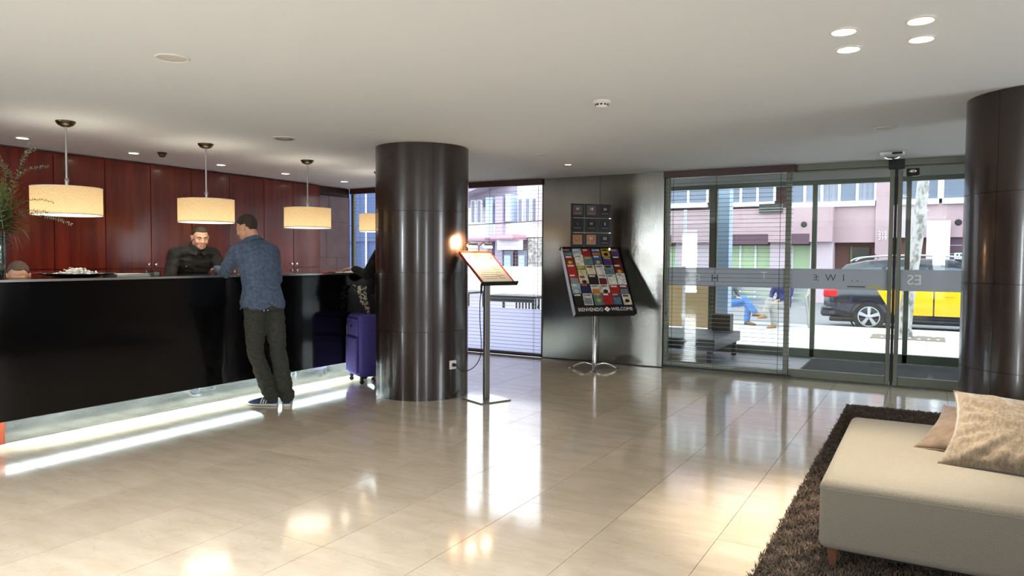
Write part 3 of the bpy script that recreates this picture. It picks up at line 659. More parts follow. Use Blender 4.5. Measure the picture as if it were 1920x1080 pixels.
rug = thing('rug', 'dark grey-brown shaggy rug under the bench', 'rug', (0, 0, 0))
rng = np.random.default_rng(3)
RX0, RX1, RY0, RY1 = -.62, 2.3, 2.6, 7.37
def rug_ok(x, y): return (x-.655)**2+(y-5.87)**2 > .475**2
g = MB(); n_ = 48
outl = [(RX0, RY0), (RX1, RY0), (RX1, RY1), (RX0, RY1)]
import bmesh
nx, ny = 58, 95; vs = []; fs = []; idx = {}
for i in range(nx):
    for j in range(ny):
        xa, xb = RX0+(RX1-RX0)*i/nx, RX0+(RX1-RX0)*(i+1)/nx; ya, yb = RY0+(RY1-RY0)*j/ny, RY0+(RY1-RY0)*(j+1)/ny
        if rug_ok((xa+xb)/2, (ya+yb)/2) and all(rug_ok(*q) for q in ((xa, ya), (xb, ya), (xa, yb), (xb, yb))):
            f_ = []
            for q in ((i, j), (i+1, j), (i+1, j+1), (i, j+1)):
                if q not in idx: idx[q] = len(vs); vs.append((RX0+(RX1-RX0)*q[0]/nx, RY0+(RY1-RY0)*q[1]/ny, .010))
                f_.append(idx[q])
            fs.append(tuple(f_))
mb = MB(); mb.add(vs, fs)
bk = mb.build('backing', 'rug_base', rug); sl = bk.modifiers.new('s', 'SOLIDIFY'); sl.thickness = .008; sl.offset = -1
# pile: short curled yarn tufts, as one stuff part
N_ = 175000
px = RX0-.008+(1.55+.62)*rng.random(N_)**1.0; py = RY0+.2+(RY1-RY0-.19)*rng.random(N_)
keep = ((px-.655)**2+(py-5.87)**2 > .475**2) & ~((px > 1.0) & (py > 4.8)) & ~((px > .0) & (px < 1.5) & (py > 3.75) & (py < 4.7)); px, py = px[keep], py[keep]; n_ = len(px)
clx = np.sin(px*41+np.cos(py*27)*2)+np.cos(py*49+px*9); cly = np.cos(px*39-py*23)+np.sin(py*51)
ang_ = rng.random(n_)*2*np.pi; ln = .013+.013*rng.random(n_); wd = .0014+.0012*rng.random(n_)
dx = .004*clx+.006*rng.normal(size=n_); dy = .004*cly+.006*rng.normal(size=n_)
ux, uy = np.cos(ang_)*wd, np.sin(ang_)*wd
z0 = np.full(n_, .009)
P = np.stack([np.stack([px-ux, py-uy, z0], 1), np.stack([px+ux, py+uy, z0], 1),
              np.stack([px+dx*.6+ux, py+dy*.6+uy, z0+ln*.6], 1), np.stack([px+dx*.6-ux, py+dy*.6-uy, z0+ln*.6], 1),
              np.stack([px+dx*1.6, py+dy*1.6, z0+ln*.95], 1)], 1).reshape(-1, 3)
b5 = np.arange(n_)*5
loops = np.stack([b5, b5+1, b5+2, b5+3, b5+3, b5+2, b5+4], 1).reshape(-1)
me = bpy.data.meshes.new('pile'); me.vertices.add(n_*5); me.vertices.foreach_set('co', P.astype(np.float32).ravel())
me.loops.add(len(loops)); me.loops.foreach_set('vertex_index', loops.astype(np.int32))
starts = np.stack([np.arange(n_)*7, np.arange(n_)*7+4], 1).reshape(-1); me.polygons.add(n_*2); me.polygons.foreach_set('loop_start', starts.astype(np.int32))
me.update(calc_edges=True); me.validate()
pl = link('pile', me, 'rug_pile', rug); pl['kind'] = 'stuff'

def cushion(name, label, w_, h_, T, X, m, seed, wr=.012):
    t = thing(name, label, 'cushion', tuple(X.translation)); n = 44; vs = []; fs = []
    for side in (1, -1):
        for i in range(n+1):
            for j in range(n+1):
                u, v = 2*i/n-1, 2*j/n-1
                x = u*w_/2*(1-0.13*(1-v*v)*abs(u)**2); y = v*h_/2*(1-.13*(1-u*u)*abs(v)**2)
                th = T/2*(max(1-u*u, 0)**.42)*(max(1-v*v, 0)**.42)
                rad = max(abs(u), abs(v)); a_ = math.atan2(v, u)
                wn = noise.noise(V(u*2.2+seed, v*2.2, seed+side*5))*.6+noise.noise(V(a_*5.5, rad*1.2, seed))*rad*(1-rad**8)*1.3
                wn += noise.noise(V(u*5+3, v*5, seed*2))*.25
                z = side*(th+wr*wn*min(1, 4*(1-rad)+.0))
                vs.append((x, y, z))
        o_ = (n+1)*(n+1)*(0 if side == 1 else 1)
        for i in range(n):
            for j in range(n):
                q = (o_+i*(n+1)+j, o_+(i+1)*(n+1)+j, o_+(i+1)*(n+1)+j+1, o_+i*(n+1)+j+1); fs.append(q if side == 1 else q[::-1])
    mb = MB(); mb.add(vs, fs, X); W = MW[t.name].inverted()
    mb.v = [tuple(W @ V(p)) for p in mb.v]; me = mb.mesh('cover')
    bm = bmesh.new(); bm.from_mesh(me); bmesh.ops.remove_doubles(bm, verts=bm.verts, dist=.0008); bm.to_mesh(me); bm.free(); me.shade_smooth()
    link('cover', me, m, t)
    pts = []
    for k in range(96):
        s_ = k/24; q = int(s_); r_ = (s_-q)*2-1
        u, v = [(r_, -1), (1, r_), (-r_, 1), (-1, -r_)][q]
        pts.append(X @ V(u*w_/2*(1-0.13*(1-v*v)*abs(u)**2), v*h_/2*(1-.13*(1-u*u)*abs(v)**2), 0))
    pts.append(pts[0])
    MB().tube(pts, .0035, 6).build('piping', m, t, world=True, smooth=60)
    return t
# cushion axes: x along the bench, y up the slope
def lean(cx, cy, cz, yaw, tilt, roll=0.0): return Matrix.Translation((cx, cy, cz)) @ Matrix.Rotation(yaw, 4, 'Z') @ Matrix.Rotation(tilt, 4, 'X') @ Matrix.Rotation(roll, 4, 'Z')
cushion('cushion', 'large crushed velvet beige cushion leaning in front on the bench', .66, .46, .19, lean(.415, 4.04, .545, math.radians(-9), math.radians(41), math.radians(-2)), 'velvet', 3.3, .030)
cushion('cushion', 'flatter brownish velvet cushion behind the large beige one', .46, .42, .12, lean(.235, 4.31, .488, math.radians(-21), math.radians(24)), 'velvet_b', 8.1, .008)
# ================================================================ people
mat('skin', (214, 160, 130), 0.5, c2=(222, 172, 142), scale=(30, 30, 30)); mat('hair_dark', (44, 32, 26), 0.75, c2=(70, 54, 42), scale=(160, 160, 60), bump=.6); mat('hair_grey', (74, 62, 54), 0.8, c2=(104, 90, 80), scale=(160, 160, 60), bump=.6)
mat('eye_white', (235, 232, 228), 0.2); mat('iris', (50, 34, 24), 0.15); mat('lip', (176, 96, 84), 0.45)
mat('sweater_blue', (70, 84, 108), 0.95, c2=(96, 112, 138), scale=(38, 38, 38), detail=5, bump=.5, bscale=(240, 240, 240), coord='World')
mat('trouser_grey', (46, 48, 44), 0.9, c2=(64, 66, 60), scale=(50, 50, 50), bump=.5, coord='World')
mat('shirt_black', (22, 20, 19), 0.75, c2=(34, 31, 29), scale=(30, 30, 30), bump=.4, coord='World'); mat('coat_black', (10, 10, 11), .9)
mat('shoe_navy', (40, 62, 96), .7); mat('shoe_white', (238, 238, 236), .5); mat('denim', (70, 112, 176), .9, c2=(96, 138, 196), scale=(30, 30, 30), coord='World'); mat('trouser_light', (150, 146, 142), .9)
mat('jacket_navy', (34, 38, 92), .85); mat('jacket_grey', (120, 124, 130), .85, c2=(70, 74, 82), scale=(26, 26, 26), coord='World'); mat('boot_tan', (150, 108, 70), .7)

def lerp(a, b, t): return a+(b-a)*t
def hand(mb, wr, d, pn, side=1, curl=.5, s=1.0, spread=.06):
    """palm, four unequal fingers bent at their joints, and a thumb from the side of the palm. d: hand direction, pn: palm normal"""
    d = V(d).normalized(); pn = V(pn); pn = (pn-d*pn.dot(d)).normalized(); x = d.cross(pn)*side    # x points to the thumb side
    c = wr+d*.045*s; mb.ell(c, (.040*s, .050*s, .0145*s), (x, d, pn), 14, 8); mb.capsule(wr-d*.01, .025*s, wr+d*.02, .026*s, 10)
    for k, ln in enumerate((.070, .078, .072, .056)):
        off = (.030-.0205*k)*s; p = wr+d*(.082-.004*abs(k-1))*s+x*off; dd = (d+x*(spread*(1.5-k))).normalized(); a = 0; r = .0088*s
        for q, (fr, cu) in enumerate(((.45, .5), (.31, 1.0), (.24, .7))):
            a += curl*cu; v = dd*math.cos(a)+pn*math.sin(a); p2 = p+v*ln*fr*s; mb.capsule(p, r, p2, r*.92, 8); p = p2; r *= .92
    p = wr+d*.022*s+x*.030*s; v = (d*.62+x*.72+pn*.25).normalized(); p2 = p+v*.040*s; mb.capsule(p-v*.01, .0125*s, p2, .0105*s, 8)
    v2 = (d*.85+x*.25+pn*(.3+curl*.3)).normalized(); mb.capsule(p2, .0105*s, p2+v2*.030*s, .009*s, 8)
def head_frame(c, f, up=(0, 0, 1)):
    f = V(f).normalized(); u = V(up); u = (u-f*u.dot(f)).normalized(); r = f.cross(u)
    return Matrix(((r.x, f.x, u.x, c[0]), (r.y, f.y, u.y, c[1]), (r.z, f.z, u.z, c[2]), (0, 0, 0, 1)))   # x right of person, y forward, z up
def add_head(mb, H, s=1.0):
    P = lambda x, y, z: H @ V(x*s, y*s, z*s); R = H.to_3x3(); B = (R @ V(1, 0, 0), R @ V(0, 1, 0), R @ V(0, 0, 1))
    E = lambda c, r: mb.ell(P(*c), tuple(q*s for q in r), B, 18, 12)
    E((0, -.012, .030), (.074, .094, .088)); E((0, .028, -.020), (.063, .062, .080)); E((0, .040, -.068), (.049, .050, .045)); E((0, .070, -.088), (.022, .020, .018))
    E((0, .070, .022), (.052, .022, .014)); E((-.038, .060, -.028), (.024, .024, .026)); E((.038, .060, -.028), (.024, .024, .026))
    mb.capsule(P(0, .084, .012), .008*s, P(0, .106, -.026), .0125*s, 10); E((.013, .095, -.030), (.008, .009, .007)); E((-.013, .095, -.030), (.008, .009, .007))
    E((0, .080, -.056), (.026, .014, .013))
    for q in (-1, 1):
        E((q*.075, -.012, -.006), (.009, .021, .032)); E((q*.082, -.020, .006), (.007, .014, .018))
def face_parts(t, H, s=1.0, hair='hair_dark', smile=False):
    P = lambda x, y, z: H @ V(x*s, y*s, z*s); R = H.to_3x3(); B = (R @ V(1, 0, 0), R @ V(0, 1, 0), R @ V(0, 0, 1))
    for q in (-1, 1):
        e = MB().ell(P(q*.029, .0775, .004), (.0125*s, .0085*s, .0052*s), B, 12, 8).build('eye', 'eye_white', t, world=True, smooth=60)
        MB().ell(P(q*.029, .0845, .003), (.0048*s, .0025*s, .0046*s), B, 10, 6).build('iris', 'iris', e, world=True, smooth=60)
        lid = MB().tube([P(q*.016, .0820, .0065), P(q*.029, .0870, .0100), P(q*.043, .0770, .0060)], [.0022*s, .0032*s, .0020*s], 8).build('eyelid', 'skin', t, world=True, smooth=60)
        MB().tube([P(q*.014, .0925, .022), P(q*.030, .0925, .029), P(q*.048, .078, .023)], [.0038*s, .0042*s, .0026*s], 8).build('eyebrow', hair, t, world=True, smooth=60)
    w_ = .027 if smile else .022; up = .006 if smile else 0
    MB().tube([P(-w_, .0820, -.056+up), P(-w_*.5, .0925, -.0565), P(0, .0955, -.0575), P(w_*.5, .0925, -.0565), P(w_, .0820, -.056+up)], [.002*s, .0042*s, .0048*s, .0042*s, .002*s], 8).build('lips', 'lip', t, world=True, smooth=60)
    if smile: MB().tube([P(-w_*.6, .0945, -.0585), P(0, .0985, -.0600), P(w_*.6, .0945, -.0585)], [.001, .0028*s, .001], 8).build('teeth', 'eye_white', t, world=True, smooth=60)
def hair_cap(t, H, s=1.0, m='hair_dark', front=.055, recede=0.0, vol=1.0, thin=0.0):
    n, k = 56, 40; vs = []; ok = []
    for i in range(k+1):
        th = math.pi*i/k
        for j in range(n):
            ph = 2*math.pi*j/n; d = V(math.sin(th)*math.cos(ph), math.sin(th)*math.sin(ph), math.cos(th))   # y forward
            r = V(.0785*d.x, .0985*d.y, .0945*d.z)*vol; zz = r.z+.032; yy = r.y-.012
            nn = noise.noise(d*6)*.003+noise.noise(d*18)*.0015
            # hairline height grows from the nape to the brow
            az = abs(math.degrees(math.atan2(d.x, d.y)))      # 0 front, 180 back
            if az < 45: hl = front+recede*(1-az/45)*0+(.012 if az > 25 else 0)*recede*40
            elif az < 85: hl = lerp(front, .012, (az-45)/40)
            elif az < 105: hl = .020
            else: hl = lerp(.0, -.062, min(1, (az-105)/40))
            vs.append(V(r.x, yy, zz)*(1+nn*8)); ok.append(zz > hl)
    fs = []
    for i in range(k):
        for j in range(n):
            q = (i*n+j, i*n+(j+1) % n, (i+1)*n+(j+1) % n, (i+1)*n+j)
            if all(ok[a] for a in q): fs.append(q)
    used = sorted({a for f in fs for a in f}); mp = {a: i for i, a in enumerate(used)}
    W = MW[t.name].inverted(); mb = MB(); mb.v = [tuple(W @ (H @ (vs[a]*s))) for a in used]; mb.f = [tuple(mp[a] for a in f) for f in fs]
    o = mb.build('hair', m, t, smooth=80); so = o.modifiers.new('s', 'SOLIDIFY'); so.thickness = .009; so.offset = -1
    return o
def torso(mb, P, C, N, lat, k=1.0, kd=1.0, low=0.0, top=True, n=22):
    """lofted trunk from pelvis P over chest C to neck base N"""
    lat = V(lat).normalized(); secs = [(-.10+low, .150, .108), (-.02, .172, .122), (.12, .165, .116), (.28, .150, .106), (.45, .158, .110), (.62, .172, .118), (.78, .180, .116), (.88, .172, .100), (.95, .125, .078), (1.0, .070, .062)]
    rings = []
    for t_, a, b in secs:
        if t_ < 0: p = P+(P-C).normalized()*(-t_)*.5 if False else P+(P-C).normalized()*(-t_*.6)
        else:
            p = (1-t_)**2*P+2*t_*(1-t_)*(C*2-(P+N)*.5)+t_*t_*N
        t2 = max(0, t_); tan = (2*(1-t2)*((C*2-(P+N)*.5)-P)+2*t2*(N-(C*2-(P+N)*.5))).normalized()
        f = tan.cross(lat).normalized(); x = f.cross(tan)
        rings.append(mb.ring(p, x, f, a*k, b*k*kd, n, 2.4))
    mb.loft(rings)
def shoe(t, ank, d, m='shoe_navy', sole='shoe_white', stripes=True, L=.275, gz=0.0, name='shoe'):
    d = V(d); d.z = 0; d.normalize(); x = d.cross(V(0, 0, 1)); heel = V(ank[0], ank[1], gz)-d*.055
    def rings(off, tab): 
        mb = MB(); rs = []
        for (q, hw, z0, z1) in tab:
            c = heel+d*(q*L)+V(0, 0, (z0+z1)/2); rs.append(mb.ring(c, x, V(0, 0, 1), hw+off, (z1-z0)/2, 16, 2.6))
        mb.loft(rs); return mb
    up = rings(0, [(0.0, .020, .022, .085), (.03, .032, .018, .100), (.15, .036, .016, .105), (.30, .037, .016, .098), (.45, .040, .016, .080), (.62, .046, .016, .066), (.80, .046, .016, .054), (.93, .036, .016, .044), (1.0, .015, .018, .032)]).build(name, m, t, world=True, smooth=70)
    rings(.004, [(-.01, .020, .0, .026), (.03, .035, .0, .024), (.2, .038, .0, .022), (.45, .040, .0, .020), (.7, .048, .0, .020), (.9, .040, .0, .022), (1.01, .018, .004, .026)]).build('sole', sole, up, world=True, smooth=70)
    if stripes:
        for sd in (-1, 1):
            for k in range(3):
                q = .34+k*.085; pts = [heel+d*(q*L)+x*sd*.0385+V(0, 0, .024), heel+d*((q-.03)*L)+x*sd*.0400+V(0, 0, .05), heel+d*((q-.07)*L)+x*sd*.034+V(0, 0, .078)]
                MB().tube(pts, .0052, 6).build('stripe', sole, up, world=True)
    return up
def wrinkle(me, amp, low=0, seed=0):
    n = len(me.vertices); co = np.empty(n*3); me.vertices.foreach_get('co', co); co = co.reshape(-1, 3); no = np.empty(n*3); me.vertices.foreach_get('normal', no); no = no.reshape(-1, 3)
    f_ = np.empty(n)
    for i in range(n):
        x, y, z = co[i]; k = noise.noise(V(x*7+seed, y*7, z*17+6*x)); f_[i] = amp*(1-2*abs(k)*1.6)*.6+amp*.7*noise.noise(V(x*15, y*15+seed, z*26))
        if low: f_[i] *= 1+low*max(0, min(1, (.55-z)/.45))
    me.vertices.foreach_set('co', (co+no*f_[:, None]).ravel()); me.update(); return me
def person(label, J, head_dir, outfit, loc, hd=None, lat=None, hair='hair_dark', front=.074, smile=False, shoes=True, hands=(None, None), voxel=.0055, lower=True, vol=1.0, gz=0.0, cvox=.009, ch=.5, headup=(0, 0, 1), group=None, cat='person', bulk=1.0):
    """J: joints in world coordinates. Body is one continuous remeshed surface; clothes are children."""
    t = thing('person', label, cat, loc, group=group)
    J = {k: V(v) for k, v in J.items()}
    P, C, N, Hc = J['pelvis'], J['chest'], J['neck'], J['head']; lt = V(lat) if lat else (J['rs']-J['ls'])
    H = head_frame(Hc, head_dir, headup)
    mb = MB(); torso(mb, P, C, N, lt, .88)
    mb.capsule(N-(Hc-N)*.25, .058, Hc-(Hc-N).normalized()*.03-(H.to_3x3() @ V(0, .022, 0)), .052)
    add_head(mb, H)
    for s_ in ('l', 'r'):
        S, E_, W_ = J[s_+'s'], J[s_+'e'], J[s_+'w']
        mb.capsule(lerp(N, S, .45), .050, S, .048); mb.capsule(S, .047, E_, .037); mb.capsule(E_, .038, W_, .025)
        h_ = hands[0 if s_ == 'l' else 1]
        if h_: hand(mb, W_, h_[0], h_[1], h_[2], h_[3])
        Hp, K, A = J[s_+'h'], J[s_+'k'], J[s_+'a']
        if lower:
            mb.capsule(Hp, .080, K, .050); mb.capsule(K, .050, lerp(K, A, .35), .050); mb.capsule(lerp(K, A, .35), .050, A, .034); mb.capsule(A, .034, A+V(0, 0, -.03), .036)
    W = Matrix.Translation(-V(loc)); mb.v = [tuple(W @ V(p)) for p in mb.v]
    link('body', remesh(mb, 'body', voxel, 3, .5), 'skin', t)
    face_parts(t, H, 1.0, hair, smile); hair_cap(t, H, 1.0, hair, front, vol=vol)
    # upper garment with sleeves
    mb = MB(); torso(mb, P, C, N, lt, 1.06*bulk, 1.10)
    for s_ in ('l', 'r'):
        S, E_, W_ = J[s_+'s'], J[s_+'e'], J[s_+'w']; e2 = lerp(E_, W_, .92)
        mb.capsule(N+V(0, 0, .0)+(S-N)*.12, .066*bulk, lerp(N, S, .7)+V(0, 0, -.004), .066*bulk, 18); mb.capsule(lerp(N, S, .5), .062*bulk, S, .064*bulk, 18); mb.capsule(S, .066*bulk, lerp(S, E_, .5), .061*bulk, 18); mb.capsule(lerp(S, E_, .5), .061*bulk, E_, .054*bulk, 18); mb.capsule(E_, .054*bulk, e2, .040*bulk, 18)
    # hem, and soft folds where cloth gathers
    dn = (P-C).normalized()
    rings = [mb.ring(P+dn*q, (lt-dn*lt.dot(dn)).normalized(), dn.cross(lt).normalized(), a*1.04*bulk, b*1.06*bulk, 22, 2.4) for q, a, b in ((-.06, .172, .124), (-.02, .180, .132), (.035, .178, .132), (.055, .172, .128))]
    mb.loft(rings); mb.v = [tuple(W @ V(p)) for p in mb.v]; me = remesh(mb, outfit[0], cvox, 14, .6)
    wrinkle(me, .006, 0, 3); link(outfit[0], me, outfit[1], t)
    up_ = (Hc-N).normalized(); up_ = (up_*.5+(N-C).normalized()*.5).normalized(); lx = (lt-up_*lt.dot(up_)).normalized(); ly = up_.cross(lx)
    cm = MB(); cm.loft([cm.ring(N+up_*q+ly*0, lx, ly, a, b, 24) for q, a, b in ((.0, .094, .090), (.030*ch+.01, .078, .076), (.055*ch+.012, .070, .070), (.058*ch+.014, .063, .063), (.05*ch+.01, .058, .058), (.01, .06, .06))]); cm.build('collar', outfit[1], t, world=True, smooth=60)
    if lower:
        mb = MB(); 
        rings = [mb.ring(P+dn*q, (lt-dn*lt.dot(dn)).normalized(), dn.cross(lt).normalized(), a*1.0, b*1.02, 22, 2.3) for q, a, b in ((-.09, .160, .118), (0.0, .168, .128), (.06, .170, .130), (.11, .150, .115))]
        mb.loft(rings)
        for s_ in ('l', 'r'):
            Hp, K, A = J[s_+'h'], J[s_+'k'], J[s_+'a']
            mb.capsule(Hp, .100, lerp(Hp, K, .5), .088, 18); mb.capsule(lerp(Hp, K, .5), .088, K, .070, 18); mb.capsule(K, .070, lerp(K, A, .4), .070, 18); mb.capsule(lerp(K, A, .4), .071, lerp(K, A, .99), .066, 18)
        mb.v = [tuple(W @ V(p)) for p in mb.v]; me = remesh(mb, 'trousers', cvox, 6, .6)
        wrinkle(me, .007, .9, 8); link('trousers', me, outfit[2], t)
    if shoes:
        for s_, sd in (('l', J.get('lt')), ('r', J.get('rt'))):
            shoe(t, J[s_+'a'], sd if sd else V(0, 1, 0), *outfit[3:], gz=J[s_+'a'].z-.085 if 'free' in J else gz)
    return t, H
def frame(f, origin):
    f = V(f).normalized(); r = f.cross(V(0, 0, 1)); o = V(origin)
    return lambda x, y, z: o+r*x+f*y+V(0, 0, z)       # x to the person's right, y forward
# --- customer in blue, seen from behind, left forearm on the desk
F = frame((-.96, .28, 0), (-5.17, 4.55, 0))
J = dict(pelvis=F(-.04, .0, .965), chest=F(-.05, .05, 1.24), neck=F(-.068, .118, 1.492), head=F(-.10, .18, 1.618), ls=F(-.235, .10, 1.40), rs=F(.115, .12, 1.40),
         le=F(-.235, .37, 1.205), lw=F(-.205, .635, 1.235), re=F(.19, .20, 1.14), rw=F(.10, .42, 1.19), lh=F(-.11, .0, .90), rh=F(.06, .0, .90),
         lk=F(-.085, .06, .49), rk=F(.095, -.02, .49), la=F(.045, .02, .085), ra=F(.15, -.07, .085), lt=V(-.92, -.38, 0), rt=V(-.70, .70, 0))
t, H = person('man in a blue sweater and dark trousers, seen from behind at the desk', J, V(-.93, -.20, -.30), ('sweater', 'sweater_blue', 'trouser_grey', 'shoe_navy', 'shoe_white', True), (-5.17, 4.55, 0), front=.070,
              hands=((F(.1, .3, .0)-F(0, 0, 0), V(0, 0, -1), -1, .45), (F(-.5, .6, .0)-F(0, 0, 0), V(0, 0, -1), 1, .4)))
hm = MB(); P0 = F(-.04, 0, .955); fx = (F(1, 0, 0)-F(0, 0, 0)); fy = (F(0, 1, 0)-F(0, 0, 0)); rg = []
for q, a, b in ((.03, .188, .140), (.0, .194, .147), (-.025, .192, .146), (-.048, .194, .148), (-.055, .186, .140), (-.03, .180, .134)):
    rr = hm.ring(P0+V(0, 0, q), fx, fy, a, b, 48, 2.4); rg.append([p+V(0, 0, .010*math.sin(i*.55)+.006*math.sin(i*1.3+q*40)) + (p-P0).normalized()*.005*math.sin(i*.9+q*60) for i, p in enumerate(rr)])
hm.loft(rg, cap=False, closed=True); hm.build('sweater_hem', 'sweater_blue', t, world=True, smooth=60)
for k, (x) in enumerate((-.07, -.035)): MB().ell(F(x-.02, -.134, .885), (.008, .008, .008), n=10, m=6).build('stud', 'chrome', t, world=True, smooth=60)
# --- clerk in black leaning on the work side of the desk
F = frame((.97, -.24, 0), (-6.62, 4.80, 0))
J = dict(pelvis=F(0, -.06, .93), chest=F(0, .04, 1.16), neck=F(.0, .205, 1.425), head=F(-.02, .265, 1.545), ls=F(-.195, .17, 1.385), rs=F(.195, .17, 1.385),
         le=F(-.285, .26, 1.14), lw=F(-.20, .42, 1.02), re=F(.285, .26, 1.14), rw=F(.20, .42, 1.02), lh=F(-.09, -.06, .88), rh=F(.09, -.06, .88), lk=F(-.10, .03, .47), rk=F(.10, .03, .47), la=F(-.10, -.02, .085), ra=F(.10, -.02, .085), lt=V(.9, -.3, 0), rt=V(.9, -.3, 0))
t, H = person('smiling clerk with short dark hair in a black jacket behind the desk', J, V(.80, -.33, -.22), ('jacket', 'shirt_black', 'shirt_black', 'coat_black', 'black', False), (-6.62, 4.80, 0), smile=True, bulk=1.0, ch=.95, front=.074,
              hands=((F(.3, .6, -.2)-F(0, 0, 0), V(0, 0, -1), -1, .5), (F(-.3, .6, -.2)-F(0, 0, 0), V(0, 0, -1), 1, .5)))
for s_ in (-1, 1): MB().add([F(s_*.012, .285, 1.405), F(s_*.075, .235, 1.44), F(s_*.09, .26, 1.385), F(s_*.035, .31, 1.365)], [(0, 1, 2, 3)]).build('collar', 'shirt_black', t, world=True).modifiers.new('s', 'SOLIDIFY').thickness = .006
p_ = F(.085, .232, 1.262); MB().box(-.026, .026, -.002, .002, -.007, .007, head_frame(p_, V(.88, -.35, .3))).build('name_badge', 'edge_metal', t, world=True)
# --- seated clerk, only forehead and hair above the desk
F = frame((.75, -.66, 0), (-6.62, 3.23, 0))
J = dict(pelvis=F(0, -.06, .50), chest=F(0, .0, .77), neck=F(.0, .05, 1.02), head=F(.0, .11, 1.185), ls=F(-.19, .03, .965), rs=F(.19, .03, .965), le=F(-.25, .12, .74), lw=F(-.12, .34, .78), re=F(.25, .12, .74), rw=F(.12, .34, .78),
         lh=F(-.09, -.02, .47), rh=F(.09, -.02, .47), lk=F(-.12, .38, .48), rk=F(.12, .38, .48), la=F(-.12, .36, .085), ra=F(.12, .36, .085), lt=V(.75, -.6, 0), rt=V(.75, -.6, 0))
t, H = person('seated clerk behind the desk, only forehead and short hair showing at the left', J, V(.77, -.42, -.42), ('jacket', 'shirt_black', 'shirt_black', 'coat_black', 'black', False), (-6.62, 3.23, 0), hair='hair_grey', front=.086,
              hands=((V(.75, -.6, 0), V(0, 0, -1), -1, .4), (V(.75, -.6, 0), V(0, 0, -1), 1, .4)))
ch = thing('office_chair', 'black swivel chair under the seated clerk behind the desk', 'chair', (-6.64, 3.25, 0))
MB().box(-.22, .22, -.22, .22, .375, .425).build('seat', 'black', ch, bevel=.02); MB().tube([(0, 0, .07), (0, 0, .375)], .025, 12).build('column', 'satin_metal', ch)
for k in range(5):
    a = k*2*math.pi/5; MB().tube([(0, 0, .09), (.27*math.cos(a), .27*math.sin(a), .05)], .016, 8).build('leg', 'black', ch); MB().ell((.27*math.cos(a), .27*math.sin(a), .024), (.024, .024, .024), n=10, m=6).build('caster', 'rubber', ch)
# --- traveller half hidden behind the pillar, arm on the desk
F = frame((-.92, -.10, 0), (-5.10, 6.10, 0))
J = dict(pelvis=F(.16, -.02, .95), chest=F(.15, .02, 1.22), neck=F(.15, .05, 1.46), head=F(.15, .10, 1.61), ls=F(-.035, .04, 1.40), rs=F(.335, .04, 1.40), le=F(-.09, .17, 1.17), lw=F(-.06, .36, 1.235),
         re=F(.37, .12, 1.13), rw=F(.30, .36, 1.17), lh=F(.07, 0, .90), rh=F(.25, 0, .90), lk=F(.07, .03, .48), rk=F(.25, .03, .48), la=F(.07, -.02, .085), ra=F(.25, -.02, .085), lt=V(-1, -.2, 0), rt=V(-1, .1, 0))
trav, H = person('traveller in a black coat mostly hidden behind the round pillar, arm on desk', J, V(-.9, .1, -.2), ('coat', 'coat_black', 'coat_black', 'coat_black', 'black', False), (-5.10, 6.10, 0), vol=1.1,
              hands=((V(-.9, -.1, -.05), V(0, 0, -1), -1, .35), (V(-.9, -.1, 0), V(0, 0, -1), 1, .35)))
# --- two people on a bench across the pavement, legs crossed, in profile
def seated_out(x, y, label, outfit, gz=-.12, cross=True, face=(1, -.35, 0)):
    F = frame(face, (x, y, gz))
    J = dict(pelvis=F(0, -.05, .50), chest=F(0, -.10, .78), neck=F(0, -.06, 1.02), head=F(0, .0, 1.17), ls=F(-.19, -.07, .96), rs=F(.19, -.07, .96), le=F(-.24, .02, .72), lw=F(-.10, .22, .60), re=F(.24, .02, .72), rw=F(.10, .24, .62),
             lh=F(-.09, 0, .48), rh=F(.09, 0, .48), lk=F(-.10, .42, .50), rk=F(.03, .40, .60), la=F(-.10, .38, .085), ra=F(-.04, .62, .30), lt=V(face), rt=V(face[0], face[1], 0), free=V(0, 0, 0))
    return person(label, J, V(face[0], face[1], -.1), outfit, (x, y, gz), voxel=.012, cvox=.016, gz=gz, hands=((V(face), V(0, 0, -1), -1, .4), (V(face), V(0, 0, -1), 1, .4)))
seated_out(-3.95, 16.95, 'person in blue jeans with crossed legs on the outdoor bench, left of the two', ('jacket', 'jacket_grey', 'denim', 'boot_tan', 'black', False), face=(.93, -.36, 0))
seated_out(-2.80, 16.80, 'person in a navy jacket and pale trousers on the outdoor bench', ('jacket', 'jacket_navy', 'trouser_light', 'boot_tan', 'boot_tan', False), face=(-.45, -.9, 0))
# ================================================================ things on and by the desk
tray = thing('serving_tray', 'wide shallow dark plate piled with white wrapped sweets on the desk', 'plate', (-5.93, 3.285, 1.185))
MB().lathe([(.001, .004), (.10, .0), (.14, .004), (.27, .026), (.29, .030), (.285, .033), (.26, .030), (.14, .011), (.001, .010)], n=48).build('dish', 'black_gloss', tray, smooth=50)
MB().lathe([(.278, .0301), (.289, .0325), (.289, .035), (.276, .0335)], n=48).build('rim', 'edge_metal', tray, smooth=50)
mat('sweet_wrap', (236, 234, 228), .4)
sw = MB().ell((0, 0, 0), (.016, .010, .008), n=10, m=6)
for s_ in (-1, 1):
    sw.add([(s_*.013, 0, 0), (s_*.030, .010, .004), (s_*.031, 0, -.003), (s_*.030, -.010, .005)], [(0, 1, 2), (0, 2, 3)])
sw0 = sw.build('wrapped_sweet', 'sweet_wrap', None, smooth=60); sw0.location = (-5.93, 3.285, 1.21)
k_ = 0
rs_ = random.Random(5)
spots = []
for ly, (n_, R) in enumerate(((34, .17), (22, .12), (13, .08), (5, .035))):
    for i in range(n_):
        a = i*2.399+ly; r_ = R*math.sqrt((i+.5)/n_); spots.append((-5.93+r_*math.cos(a), 3.30+r_*math.sin(a)*1.15, 1.205+ly*.0145+.003*rs_.random()))
